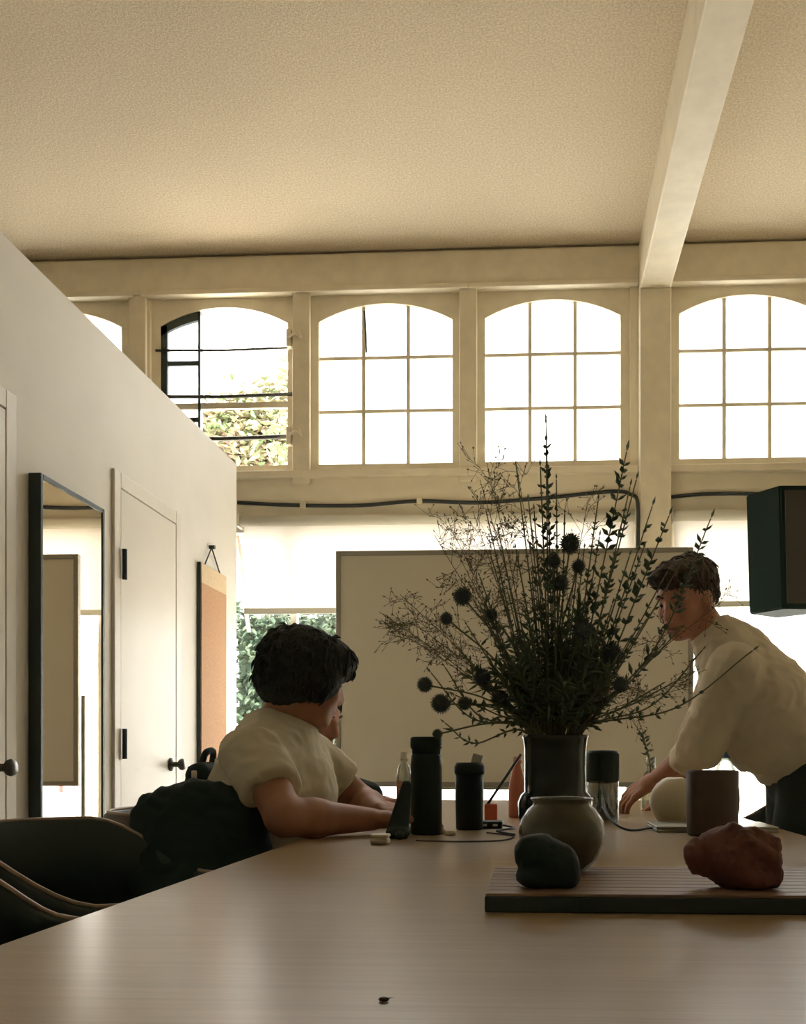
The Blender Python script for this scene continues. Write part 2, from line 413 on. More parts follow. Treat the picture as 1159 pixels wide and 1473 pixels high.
# ------------------------------------------------------------------ outside
def outside():
    struct('ground', B(-60, 60, FAR + 0.15, 80, -0.25, -0.05), 'concrete', 'pale sunlit pavement outside the windows')
    struct('road', B(-60, 60, 12.3, 19.5, -0.05, -0.045), 'asphalt', 'pale grey road outside')
    # hedge behind the road
    rng = random.Random(3)
    h = thing('hedge', 'tall pale green hedge seen through the window below the blind', 'hedge', (-4.1, 20.5, -0.05))
    bm = NB()
    for _ in range(6000):
        p = Vector((rng.uniform(-6.4, -2.2), rng.uniform(20.0, 21.0), rng.uniform(-0.05, 4.1)))
        leafy(bm, p, (rng.uniform(-1, 1), rng.uniform(-1, 0.3), rng.uniform(-1.2, 0.6)), rng.uniform(0.14, 0.3), rng.uniform(0.04, 0.09))
    o = obj('foliage', bm, 'hedge', h, kind='stuff')
    obj('hedge_core', B(-6.3, -2.25, 20.5, 21.0, -0.05, 3.9), 'hedge', h)
    # trees
    def tree(x, y, zc, r, n, name, label, m, seed):
        g = random.Random(seed)
        t = thing(name, label, 'tree', (x - 0.9, y, -0.05), 'trees across the road')
        bm = NB(); tube(bm, smooth_pts([(x - 0.9, y, -0.05), (x - 0.75, y, zc * 0.5), (x, y, zc)]), [0.16] * 7 + [0.11] * 6, 8)
        obj('trunk', bm, 'bark', t)
        bm = NB()
        for k in range(7):
            a = g.uniform(0, 6.28); tube(bm, smooth_pts([(x, y, zc * g.uniform(0.5, 0.8)), (x + math.cos(a) * r * 0.4, y + math.sin(a) * r * 0.4, zc), (x + math.cos(a) * r * 0.8, y + math.sin(a) * r * 0.8, zc + g.uniform(-0.2, 0.7) * r)], 4), 0.035, 5)
        obj('branch', bm, 'bark', t)
        bm = NB()
        cl = [(Vector((g.gauss(0, 0.5), g.gauss(0, 0.5), g.gauss(0, 0.26))) * r + Vector((x, y, zc + 0.2 * r)), g.uniform(0.2, 0.45) * r) for _ in range(34)]
        for _ in range(n):
            c, s = g.choice(cl)
            p = c + Vector((g.gauss(0, 0.5), g.gauss(0, 0.5), g.gauss(0, 0.5))) * s
            leafy(bm, p, (g.uniform(-1, 1), g.uniform(-1, 1), g.uniform(-1, 0.4)), g.uniform(0.12, 0.24), g.uniform(0.035, 0.07))
        obj('foliage', bm, m, t, kind='stuff')
    tree(-4.75, 16.0, 6.0, 1.25, 4200, 'street_tree', 'loose green and orange tree seen through the open window', 'foliage_warm', 5)
    tree(-3.4, 24.5, 6.2, 1.6, 3000, 'street_tree', 'green tree standing behind the hedge', 'foliage', 8)
    # house over the road
    hs = thing('house', 'low pale stucco house across the road', 'building', (6, 24, -0.05))
    obj('wall', B(-1.5, 16, 24, 30, -0.05, 3.6), 'stucco', hs)
    obj('roof', B(-1.8, 16.3, 23.7, 30.3, 3.6, 3.8), 'concrete', hs)
    for wx in (1.0, 4.5, 8.0):
        w = obj('window', B(wx, wx + 1.5, 23.95, 24.0, 1.0, 2.3), 'white_plastic', hs)
        obj('pane', B(wx + 0.08, wx + 1.42, 23.93, 23.95, 1.08, 2.22), 'car_glass', w)
    # parked car
    y0, y1, xa, xb, g = 9.8, 11.5, -2.6, 1.7, -0.05
    c = thing('car', 'white parked car outside the window', 'car', ((xa + xb) / 2, 10.6, g))
    prof = [(xa, 0.25), (xa, 0.72), (xa + 0.25, 0.86), (xa + 1.05, 0.93), (xa + 1.75, 1.40), (xa + 3.1, 1.42), (xa + 3.8, 0.98), (xb - 0.1, 0.92), (xb, 0.7), (xb, 0.25)]
    bm = NB(); A = [bm.verts.new((x, y0, z + g)) for x, z in prof]; D = [bm.verts.new((x, y1, z + g)) for x, z in prof]
    bm.faces.new(A); bm.faces.new(D[::-1])
    for i in range(len(A)): bm.faces.new((A[i], A[(i + 1) % len(A)], D[(i + 1) % len(A)], D[i]))
    bmesh.ops.bevel(bm, geom=[e for e in bm.edges if abs(e.verts[0].co.y - e.verts[1].co.y) < 0.01], offset=0.07, segments=3, affect='EDGES')
    obj('body', bm, 'car_white', c, True)
    for (a, b) in ((1.25, 2.2), (2.3, 3.35)):
        q = [(xa + a, 0.98), (xa + b, 0.98), (xa + min(b, 3.05), 1.34), (xa + max(a, 1.8), 1.34)]
        bm = NB(); A = [bm.verts.new((x, y0 - 0.012, z + g)) for x, z in q]; D = [bm.verts.new((x, y0 + 0.03, z + g)) for x, z in q]
        bm.faces.new(A); bm.faces.new(D[::-1])
        for i in range(4): bm.faces.new((A[i], A[(i + 1) % 4], D[(i + 1) % 4], D[i]))
        obj('side_window', bm, 'car_glass', c)
    for wx in (xa + 0.8, xb - 0.85):
        for wy in (y0 - 0.01, y1 - 0.19):
            bm = NB(); R = lathe(bm, [(0.18, 0), (0.30, 0.02), (0.31, 0.1), (0.30, 0.18), (0.18, 0.2)], (0, 0, 0), 20)
            bmesh.ops.rotate(bm, verts=bm.verts, cent=(0, 0, 0), matrix=Matrix.Rotation(-math.pi / 2, 3, 'X'))
            bmesh.ops.translate(bm, verts=bm.verts, vec=(wx, wy, 0.31 + g))
            obj('wheel', bm, 'rubber', c, True)
    obj('tail_light', B(xb - 0.08, xb + 0.012, y0 + 0.05, y0 + 0.35, 0.62 + g, 0.76 + g, 0.02), 'tail_red', c)
outside()

# ------------------------------------------------------------------ room shell
struct('floor', B(LEFT, RIGHT, BACK, FAR + 0.15, -0.1, 0), 'floor', 'brown floor of the studio')
struct('ceiling', B(LEFT - 0.15, RIGHT + 0.15, BACK - 0.15, FAR + 0.15, CEIL, CEIL + 0.2), 'ceiling', 'speckled textured beige ceiling')
struct('wall_left', B(LEFT - 0.15, LEFT, BACK, FAR, 0, CEIL), 'cream')
struct('wall_back', B(LEFT - 0.15, RIGHT + 0.15, BACK - 0.15, BACK, 0, CEIL), 'cream')
struct('wall_right', B(RIGHT, RIGHT + 0.15, BACK, FAR + 0.15, 0, CEIL), 'cream')

WT = 0.15
zs = at(600, 664, FAR).z       # bottom of the arched lights
zt = at(600, 432, FAR).z       # apex
zspring = at(600, 457, FAR).z
ZHEAD = at(700, 748, FAR).z    # top of the lower windows
W = [(at(a, 500, FAR).x, at(b, 500, FAR).x) for a, b in ((228, 412), (457, 650), (697, 893), (978, 1176))]
wl = W[1][1] - W[1][0]
W0 = at(172, 500, FAR).x
wins = [(W0 - wl, W0)] + W + [(W[3][0] + 1.03, W[3][1] + 1.03)]  # last one is unseen, added for the light it lets in
FR = 0.055                     # width of the fixed window frame
colx = (at(918, 500, FAR).x, at(962, 500, FAR).x)

bm = NB()
box(bm, LEFT, RIGHT, FAR, FAR + WT, zt + FR, CEIL)
box(bm, LEFT, RIGHT, FAR, FAR + WT, ZHEAD, zs - FR)
edges = [LEFT] + [v for a, b in wins for v in (a - FR, b + FR)] + [RIGHT]
for i in range(0, len(edges), 2):
    if edges[i + 1] > edges[i]: box(bm, edges[i], edges[i + 1], FAR, FAR + WT, zs - FR, zt + FR)
box(bm, LEFT, RIGHT, FAR, FAR + WT, 0, 0.42)
box(bm, LEFT, -2.6, FAR, FAR + WT, 0.42, ZHEAD)
box(bm, colx[0] - 0.02, colx[1] + 0.02, FAR, FAR + WT, 0.42, ZHEAD)
box(bm, 2.75, RIGHT, FAR, FAR + WT, 0.42, ZHEAD)
struct('wall_far', bm, 'cream', 'cream far wall with a row of arched high windows')

# trims on the far wall
zh = at(600, 418, FAR).z
struct('trim_1', B(LEFT, RIGHT, FAR - 0.035, FAR, zh, CEIL - 0.02, 0.006), 'cream_trim', 'deep cream header board along the top of the far wall')
tn = 2
for i, (a, b) in enumerate(wins):
    struct('trim_%d' % tn, B(a - 0.10, b + 0.10, FAR - 0.05, FAR, zt + FR - 0.005, zt + FR + 0.025, 0.005), 'cream_trim', 'narrow moulding over an arched window'); tn += 1
    struct('trim_%d' % tn, B(a - 0.10, b + 0.10, FAR - 0.05, FAR, zs - FR - 0.045, zs - FR, 0.006), 'cream_trim', 'narrow sill moulding under an arched window'); tn += 1
for i in range(len(wins) - 1):
    a, b = wins[i][1], wins[i + 1][0]
    if i == 3: continue
    m_ = (a + b) / 2
    struct('trim_%d' % tn, B(m_ - 0.055, m_ + 0.055, FAR - 0.03, FAR, zs - FR - 0.08, zh, 0.006), 'cream_trim', 'cream upright batten between two arched windows'); tn += 1

# arched windows
def arch_z(x, a, b):
    c, hw = (a + b) / 2, (b - a) / 2; s = zt - zspring
    R = (hw * hw + s * s) / (2 * s); return zt - R + math.sqrt(max(0, R * R - (x - c) ** 2))

def arched_frame(bm, a, b, y0, y1, t, xform=None):
    """rectangular outside, arched opening inside"""
    n = 14; xs = [a + (b - a) * k / n for k in range(n + 1)]
    for (x0, x1, z0, z1) in ((a - t, a, zs - t, zt + t), (b, b + t, zs - t, zt + t), (a, b, zs - t, zs)):
        box(bm, x0, x1, y0, y1, z0, z1)
    for k in range(n):
        p = [(xs[k], arch_z(xs[k], a, b)), (xs[k + 1], arch_z(xs[k + 1], a, b)), (xs[k + 1], zt + t), (xs[k], zt + t)]
        v0 = [bm.verts.new((x, y0, z)) for x, z in p]; v1 = [bm.verts.new((x, y1, z)) for x, z in p]
        bm.faces.new(v0); bm.faces.new(v1[::-1]); bm.faces.new((v0[0], v0[1], v1[1], v1[0])); bm.faces.new((v0[2], v0[3], v1[3], v1[2]))

def pane_mesh(x0, x1, z0, z1, y, a, b, top):
    bm = NB(); n = 5
    xs = [x0 + (x1 - x0) * k / n for k in range(n + 1)]
    lo0 = [bm.verts.new((x, y, z0)) for x in xs]; lo1 = [bm.verts.new((x, y + 0.004, z0)) for x in xs]
    hi0 = [bm.verts.new((x, y, (arch_z(x, a, b) if top else z1))) for x in xs]; hi1 = [bm.verts.new((x, y + 0.004, (arch_z(x, a, b) if top else z1))) for x in xs]
    for k in range(n):
        bm.faces.new((lo0[k], lo0[k + 1], hi0[k + 1], hi0[k])); bm.faces.new((lo1[k + 1], lo1[k], hi1[k], hi1[k + 1]))
        bm.faces.new((hi0[k], hi0[k + 1], hi1[k + 1], hi1[k])); bm.faces.new((lo0[k + 1], lo0[k], lo1[k], lo1[k + 1]))
    bm.faces.new((lo0[0], hi0[0], hi1[0], lo1[0])); bm.faces.new((lo0[n], lo1[n], hi1[n], hi0[n]))
    return bm

def grid_sash(root, a, b, y, glass, muntin='cream_trim', mt=0.011):
    """three by three panes with thin bars, all children of root"""
    xs = [a + (b - a) * k / 3 for k in range(4)]; H = zt - zs
    zz = [zs, zs + H * 0.335, zs + H * 0.67, zt]
    for x in xs[1:3]: obj('muntin', B(x - mt, x + mt, y - 0.012, y + 0.014, zs, arch_z(x, a, b)), muntin, root)
    for z in zz[1:3]: obj('muntin', B(a, b, y - 0.010, y + 0.012, z - mt * 0.9, z + mt * 0.9), muntin, root)
    for i in range(3):
        for j in range(3):
            obj('pane', pane_mesh(xs[i] + (mt if i else 0), xs[i + 1] - (mt if i < 2 else 0), zz[j] + (mt if j else 0), zz[j + 1] - mt, y, a, b, j == 2), glass, root)

wn = 1
for i, (a, b) in enumerate(wins):
    y = FAR + 0.06
    bm = NB(); arched_frame(bm, a, b, y - 0.03, y + 0.05, FR)
    lab = 'arched window standing open, with a swung sash and iron bars' if i == 1 else 'arched nine-pane window with frosted glass in the far wall'
    root = struct('window_%d' % wn, bm, 'cream_trim', lab); wn += 1
    if i != 1:
        grid_sash(root, a, b, y, 'glass_frost')
        if i == 2:   # a slipped dark strip beside the upper bar
            x = a + (b - a) / 3
            obj('loose_putty', tube(NB(), smooth_pts([(x + 0.006, y - 0.02, zt - 0.04), (x + 0.014, y - 0.024, zt - 0.16), (x + 0.02, y - 0.022, zt - 0.3)]), 0.006, 6), 'cable', root)
    else:
        # a dark side sash fills the left third, the other two thirds stand open
        xr = a + (b - a) * 0.31; n = 8; bm = NB(); ys0, ys1 = y - 0.02, y + 0.03
        box(bm, a, a + 0.04, ys0, ys1, zs, arch_z(a + 0.005, a, b)); box(bm, xr - 0.014, xr, ys0, ys1, zs, arch_z(xr, a, b))
        for k in range(n):
            u0, u1 = a + (xr - a) * k / n, a + (xr - a) * (k + 1) / n
            p = [(u0, arch_z(u0, a, b) - 0.055), (u1, arch_z(u1, a, b) - 0.055), (u1, arch_z(u1, a, b)), (u0, arch_z(u0, a, b))]
            v0 = [bm.verts.new((x, ys0, z)) for x, z in p]; v1 = [bm.verts.new((x, ys1, z)) for x, z in p]
            bm.faces.new(v0); bm.faces.new(v1[::-1]); bm.faces.new((v0[0], v0[1], v1[1], v1[0])); bm.faces.new((v0[2], v0[3], v1[3], v1[2]))
        obj('side_sash', bm, 'black_frame', root)
        zc = [zs, at(260, 600, FAR).z, at(260, 518, FAR).z, zt]
        for z in zc[1:3]: obj('muntin', B(a + 0.04, xr - 0.014, y - 0.012, y + 0.014, z - 0.014, z + 0.014), 'black_frame', root)
        for k in range(3): obj('pane', pane_mesh(a + 0.04, xr - 0.014, zc[k], zc[k + 1] - 0.05 * (k == 2), y, a, b, k == 2), 'glass_frost', root)
        for py, r in ((500, 0.008), (567, 0.012), (628, 0.014)):
            z = at(330, py, FAR).z
            bar = obj('window_bar', tube(NB(), [(a - 0.03, FAR + 0.03, z + 0.005), (a + (b - a) * 0.5, FAR + 0.03, z - 0.004), (b + 0.03, FAR + 0.03, z + 0.004)], r, 8), 'dark_metal', root, True)
        zb = at(330, 572, FAR).z
        obj('cross_rail', B(a, b, FAR + 0.05, FAR + 0.075, zb - 0.05, zb - 0.012), 'cream_trim', root)
        for py in (490, 630):
            z = at(330, py, FAR).z
            bm = NB(); box(bm, b + 0.005, b + 0.035, FAR - 0.03, FAR + 0.03, z - 0.055, z + 0.055, 0.004)
            tube(bm, smooth_pts([(b + 0.02, FAR - 0.03, z), (b + 0.07, FAR - 0.05, z + 0.015), (b + 0.10, FAR - 0.045, z - 0.01), (b + 0.085, FAR - 0.045, z + 0.03)]), 0.009, 7)
            obj('latch', bm, 'cream_trim', root)

# beam and column
struct('trim_%d' % tn, B(colx[0], colx[1], BACK, FAR - 0.0, at(940, 425, FAR).z, CEIL, 0.008), 'cream_trim', 'deep cream ceiling beam running to the far wall'); tn += 1
struct('trim_%d' % tn, B(colx[0], colx[1], FAR - 0.10, FAR, 0, at(940, 425, FAR).z, 0.006), 'cream_trim', 'square cream column under the ceiling beam'); tn += 1

# lower windows (two bays)
def lower_window(x0, x1, nm):
    bm = NB(); t = 0.05
    for q in ((x0, x0 + t, 0.42, ZHEAD), (x1 - t, x1, 0.42, ZHEAD), (x0 + t, x1 - t, ZHEAD - t, ZHEAD), (x0 + t, x1 - t, 0.42, 0.42 + t)):
        box(bm, q[0], q[1], FAR + 0.04, FAR + 0.11, q[2], q[3])
    r = struct(nm, bm, 'white_plastic', 'large street window with a roller blind in the far wall')
    n = max(1, round((x1 - x0) / 0.95)); xs = [x0 + t + (x1 - x0 - 2 * t) * k / n for k in range(n + 1)]
    for x in xs[1:-1]: obj('mullion', B(x - 0.02, x + 0.02, FAR + 0.05, FAR + 0.10, 0.47, ZHEAD - t), 'white_plastic', r)
    for k in range(n): obj('pane', B(xs[k] + (0.02 if k else 0), xs[k + 1] - (0.02 if k < n - 1 else 0), FAR + 0.07, FAR + 0.076, 0.47, ZHEAD - t), 'glass_clear', r)
    obj('sill', B(x0, x1, FAR - 0.06, FAR + 0.04, 0.42, 0.45), 'cream_trim', r)
bay1 = (-2.6, colx[0] - 0.02); bay2 = (colx[1] + 0.02, 2.75)
lower_window(*bay1, 'window_%d' % wn); lower_window(*bay2, 'window_%d' % (wn + 1))

# roller blinds
for (x0, x1), zb, lab in (((at(349, 800, FAR).x, colx[0] - 0.015), at(420, 878, FAR).z, 'white translucent roller blind half lowered behind the whiteboard'),
                          ((colx[1] + 0.015, 2.72), at(1060, 868, FAR).z, 'white translucent roller blind half lowered beside the loudspeaker')):
    t = thing('roller_blind', lab, 'blind', ((x0 + x1) / 2, FAR - 0.04, zb))
    zr = at(700, 748, FAR).z
    obj('roller_tube', tube(NB(), [(x0, FAR - 0.045, zr), (x1, FAR - 0.045, zr)], 0.032, 14), 'white_plastic', t, True)
    obj('fabric', B(x0 + 0.015, x1 - 0.015, FAR - 0.022, FAR - 0.020, zb, zr), 'shade', t)
    obj('hem_bar', B(x0 + 0.015, x1 - 0.015, FAR - 0.028, FAR - 0.014, zb - 0.025, zb + 0.01, 0.003), 'white_plastic', t)
    for x in (x0, x1): obj('bracket', B(x - 0.012, x + 0.0, FAR - 0.09, FAR, zr - 0.04, zr + 0.045), 'white_plastic', t)

# cables on the wall
bm = NB(); tube(bm, smooth_pts([at(px, py, FAR) + Vector((0, -0.018, 0)) for px, py in ((343, 724), (430, 728), (520, 728), (600, 722), (690, 724), (790, 717), (880, 708), (908, 713))] + [at(917, 728, FAR - 0.105) + Vector((0, -0.012, 0)), at(917, 800, FAR - 0.105) + Vector((0, -0.012, 0)), at(917, 1000, FAR - 0.105) + Vector((0, -0.012, 0))], 6), 0.012, 8)
wc = tag(obj('wall_cable', bm, 'cable', None, True), 'dark cable clipped along the wall above the roller blind', 'cable')
for px, py in ((437, 727), (604, 722)):
    p = at(px, py, FAR); obj('clip', B(p.x - 0.018, p.x + 0.018, FAR - 0.034, FAR, p.z - 0.02, p.z + 0.02, 0.004), 'cap_cream', wc)
bm = NB(); tube(bm, smooth_pts([at(px, py, FAR) + Vector((0, -0.018, 0)) for px, py in ((962, 716), (1010, 712), (1060, 711), (1100, 712))]), 0.012, 8)
tag(obj('wall_cable', bm, 'cable', None, True), 'dark cable running from the column to the loudspeaker', 'cable')

# ------------------------------------------------------------------ partition on the left
p_end = on_x(340, 800, PART_X).y
p_top = on_x(340, 668, PART_X).z
struct('wall_partition', B(PART_X - 0.12, PART_X, BACK, p_end, 0, p_top), 'partition', 'white partition wall that stops below the ceiling')

def door(nm, y0, y1, ztop, hinge_near, lab):
    x = PART_X
    bm = NB(); cw = 0.06
    for q in ((y0 - cw, y0, 0, ztop + cw), (y1, y1 + cw, 0, ztop + cw), (y0, y1, ztop, ztop + cw)): box(bm, x, x + 0.012, q[0], q[1], q[2], q[3], 0.003)
    r = struct(nm, bm, 'door_paint', lab)
    obj('door_leaf', B(x, x + 0.010, y0 + 0.004, y1 - 0.004, 0.01, ztop - 0.006), 'door_paint', r)
    hy = y0 + 0.01 if hinge_near else y1 - 0.01; ky = y1 - 0.07 if hinge_near else y0 + 0.07
    for z in (0.25, 0.985, 1.70): obj('hinge', tube(NB(), [(x + 0.022, hy, z - 0.06), (x + 0.022, hy, z + 0.06)], 0.010, 8), 'black_frame', r)
    bm = NB()
    prof = [(0.030, 0), (0.030, 0.006), (0.012, 0.012), (0.012, 0.035), (0.024, 0.045), (0.027, 0.055), (0.022, 0.066), (0.0, 0.068)]
    lathe(bm, prof, (0, 0, 0), 20); bmesh.ops.rotate(bm, verts=bm.verts, cent=(0, 0, 0), matrix=Matrix.Rotation(math.pi / 2, 3, 'Y'))
    bmesh.ops.translate(bm, verts=bm.verts, vec=(x + 0.010, ky, 0.90)); obj('door_knob', bm, 'dark_metal', r, True)
dy0 = on_x(170, 900, PART_X).y; dy1 = on_x(250, 900, PART_X).y
door('door_1', dy0, dy1, on_x(248, 752, PART_X).z, True, 'flush white door with black hinges and round knob beside the mirror')
d2 = on_x(4, 900, PART_X).y
door('door_2', d2 - 0.8, d2, on_x(8, 590, PART_X).z, True, 'second white door with a round knob in the partition')

# standing mirror
t = 0.043; my0 = on_x(40, 900, PART_X).y; my1 = on_x(151, 900, PART_X + t).y; mz = on_x(58, 679, PART_X + t).z
r = thing('standing_mirror', 'tall black-framed mirror standing on the floor against the partition', 'mirror', (PART_X + t / 2, (my0 + my1) / 2, 0))
x0, x1, fw = PART_X + 0.001, PART_X + t, 0.018
obj('frame_rail', B(x0, x1, my0, my0 + fw, 0, mz, 0.003), 'black_frame', r)
obj('frame_rail', B(x0, x1, my1 - fw, my1, 0, mz, 0.003), 'black_frame', r)
obj('frame_rail', B(x0, x1, my0 + fw, my1 - fw, mz - fw, mz, 0.003), 'black_frame', r)
obj('frame_rail', B(x0, x1, my0 + fw, my1 - fw, 0, fw, 0.003), 'black_frame', r)
obj('mirror_glass', B(x0, x1 - 0.004, my0 + fw, my1 - fw, fw, mz - fw), 'mirror', r)

# hanging pinboard
t = 0.022; cy0 = on_x(283, 900, PART_X).y; cy1 = on_x(326, 900, PART_X + t).y; cz = on_x(290, 808, PART_X + t).z
r = thing('pinboard', 'narrow cork pinboard with a pale top band hung from a cord on the partition', 'pinboard', (PART_X, (cy0 + cy1) / 2, 0.85))
obj('frame', B(PART_X + 0.001, PART_X + t * 0.8, cy0, cy1, 0.85, cz, 0.002), 'black_frame', r)
obj('cork_panel', B(PART_X + t * 0.8, PART_X + t, cy0 + 0.006, cy1 - 0.006, 0.856, cz - 0.10), 'cork', r)
obj('top_band', B(PART_X + t * 0.8, PART_X + t, cy0 + 0.006, cy1 - 0.006, cz - 0.10, cz - 0.004), 'cork_pale', r)
hk = on_x(301, 788, PART_X)
obj('cord', tube(NB(), [(PART_X + 0.012, cy0 + 0.07, cz - 0.01), (PART_X + 0.012, hk.y, hk.z), (PART_X + 0.012, cy1 - 0.07, cz - 0.01)], 0.004, 6), 'cable', r)
obj('hook', tube(NB(), [(PART_X, hk.y, hk.z + 0.003), (PART_X + 0.03, hk.y, hk.z + 0.003)], 0.011, 8), 'dark_metal', r)

# ------------------------------------------------------------------ whiteboard on a stand
WB = 4.71
a = at(483, 790, WB); b = at(997, 1132, WB); z1, z0 = at(740, 790, WB).z, at(740, 1132, WB).z
r = thing('whiteboard', 'large whiteboard in a grey frame standing in front of the windows', 'whiteboard', ((a.x + b.x) / 2, WB, 0))
fw = 0.024
obj('panel', B(a.x + fw, b.x - fw, WB, WB + 0.018, z0 + fw, z1 - fw), 'board_white', r)
for q in ((a.x, a.x + fw, z0, z1), (b.x - fw, b.x, z0, z1), (a.x + fw, b.x - fw, z1 - fw, z1), (a.x + fw, b.x - fw, z0, z0 + fw)):
    obj('frame_rail', B(q[0], q[1], WB - 0.006, WB + 0.024, q[2], q[3], 0.003), 'aluminium', r)
for x in (a.x - 0.03, b.x + 0.012):
    obj('post', B(x, x + 0.018, WB, WB + 0.02, 0.08, z0 + 0.45, 0.003), 'aluminium', r)
    ft = obj('foot', B(x - 0.005, x + 0.023, WB - 0.28, WB + 0.30, 0.055, 0.085, 0.004), 'aluminium', r)
    for y in (WB - 0.25, WB + 0.27):
        bm = NB(); tube(bm, [(x, y, 0.0275), (x + 0.018, y, 0.0275)], 0.0275, 14); obj('caster', bm, 'rubber', ft)
bm = box(NB(), a.x + 0.5, b.x - 0.5, WB - 0.06, WB, z0 - 0.012, z0, 0.003); obj('pen_tray', bm, 'aluminium', r)

# ------------------------------------------------------------------ loudspeaker on the far wall
sy = 5.45
A_ = at(1072, 706, sy + 0.12); Bc = at(1121, 698, sy - 0.08); zt_, zb_ = at(1121, 698, sy - 0.08).z, at(1100, 878, sy).z
r = thing('loudspeaker', 'black loudspeaker box on a wall bracket beside the roller blind', 'loudspeaker', (1.6, sy, zb_))
bm = NB()
foot = [(Bc.x, Bc.y), (A_.x, A_.y), (A_.x + 0.22, A_.y + 0.16), (Bc.x + 0.44, Bc.y + 0.02)]
lo = [bm.verts.new((x + 0.025 * (1 if i in (0, 1) else 0), y + 0.03, zb_)) for i, (x, y) in enumerate(foot)]; hi = [bm.verts.new((x, y, zt_)) for x, y in foot]
bm.faces.new(lo[::-1]); bm.faces.new(hi)
for i in range(4): bm.faces.new((lo[i], lo[(i + 1) % 4], hi[(i + 1) % 4], hi[i]))
bmesh.ops.bevel(bm, geom=list(bm.edges), offset=0.008, segments=2, affect='EDGES'); obj('cabinet', bm, 'speaker', r)
p, q = Vector(foot[0]), Vector(foot[3]); n_ = Vector((0, -1))
bm = NB(); e = 0.02
g0, g1 = p.lerp(q, 0.06), p.lerp(q, 0.94)
pts = [(g0.x + 0.02, g0.y + 0.021, zb_ + 0.03), (g1.x, g1.y + 0.021, zb_ + 0.03), (g1.x, g1.y - 0.004, zt_ - 0.03), (g0.x, g0.y - 0.004, zt_ - 0.03)]
v0 = [bm.verts.new(Vector(k) + Vector((0, -0.012, 0))) for k in pts]; v1 = [bm.verts.new(Vector(k) + Vector((0, 0.02, 0))) for k in pts]
bm.faces.new(v0); bm.faces.new(v1[::-1])
for i in range(4): bm.faces.new((v0[i], v0[(i + 1) % 4], v1[(i + 1) % 4], v1[i]))
obj('grille', bm, 'grille', r)
bm = NB(); box(bm, 1.44, 1.56, FAR - 0.02, FAR, 2.47, 2.55, 0.004); tube(bm, [(1.50, FAR - 0.02, 2.49), (1.50, FAR - 0.12, 2.49), (1.50, FAR - 0.14, 2.40), (1.50, sy + 0.10, 2.3)], 0.014, 8); obj('wall_bracket', bm, 'dark_metal', r)

# ------------------------------------------------------------------ the table
TZ = 0.75
TX0, TX1, TY0, TY1 = -0.515, 0.625, 0.22, 4.15
r = thing('meeting_table', 'long brown wooden meeting table filling the foreground', 'table', (0.05, 2.2, 0))
obj('table_top', B(TX0, TX1, TY0, TY1, TZ - 0.03, TZ, 0.003), 'table_wood', r)
for x in (TX0 + 0.12, TX1 - 0.12):
    for y in (TY0 + 0.25, TY1 - 0.25): obj('leg', B(x - 0.03, x + 0.03, y - 0.03, y + 0.03, 0, TZ - 0.03, 0.004), 'table_leg', r)
for x in (TX0 + 0.12, TX1 - 0.12): obj('apron', B(x - 0.012, x + 0.012, TY0 + 0.28, TY1 - 0.28, TZ - 0.10, TZ - 0.03), 'table_leg', r)

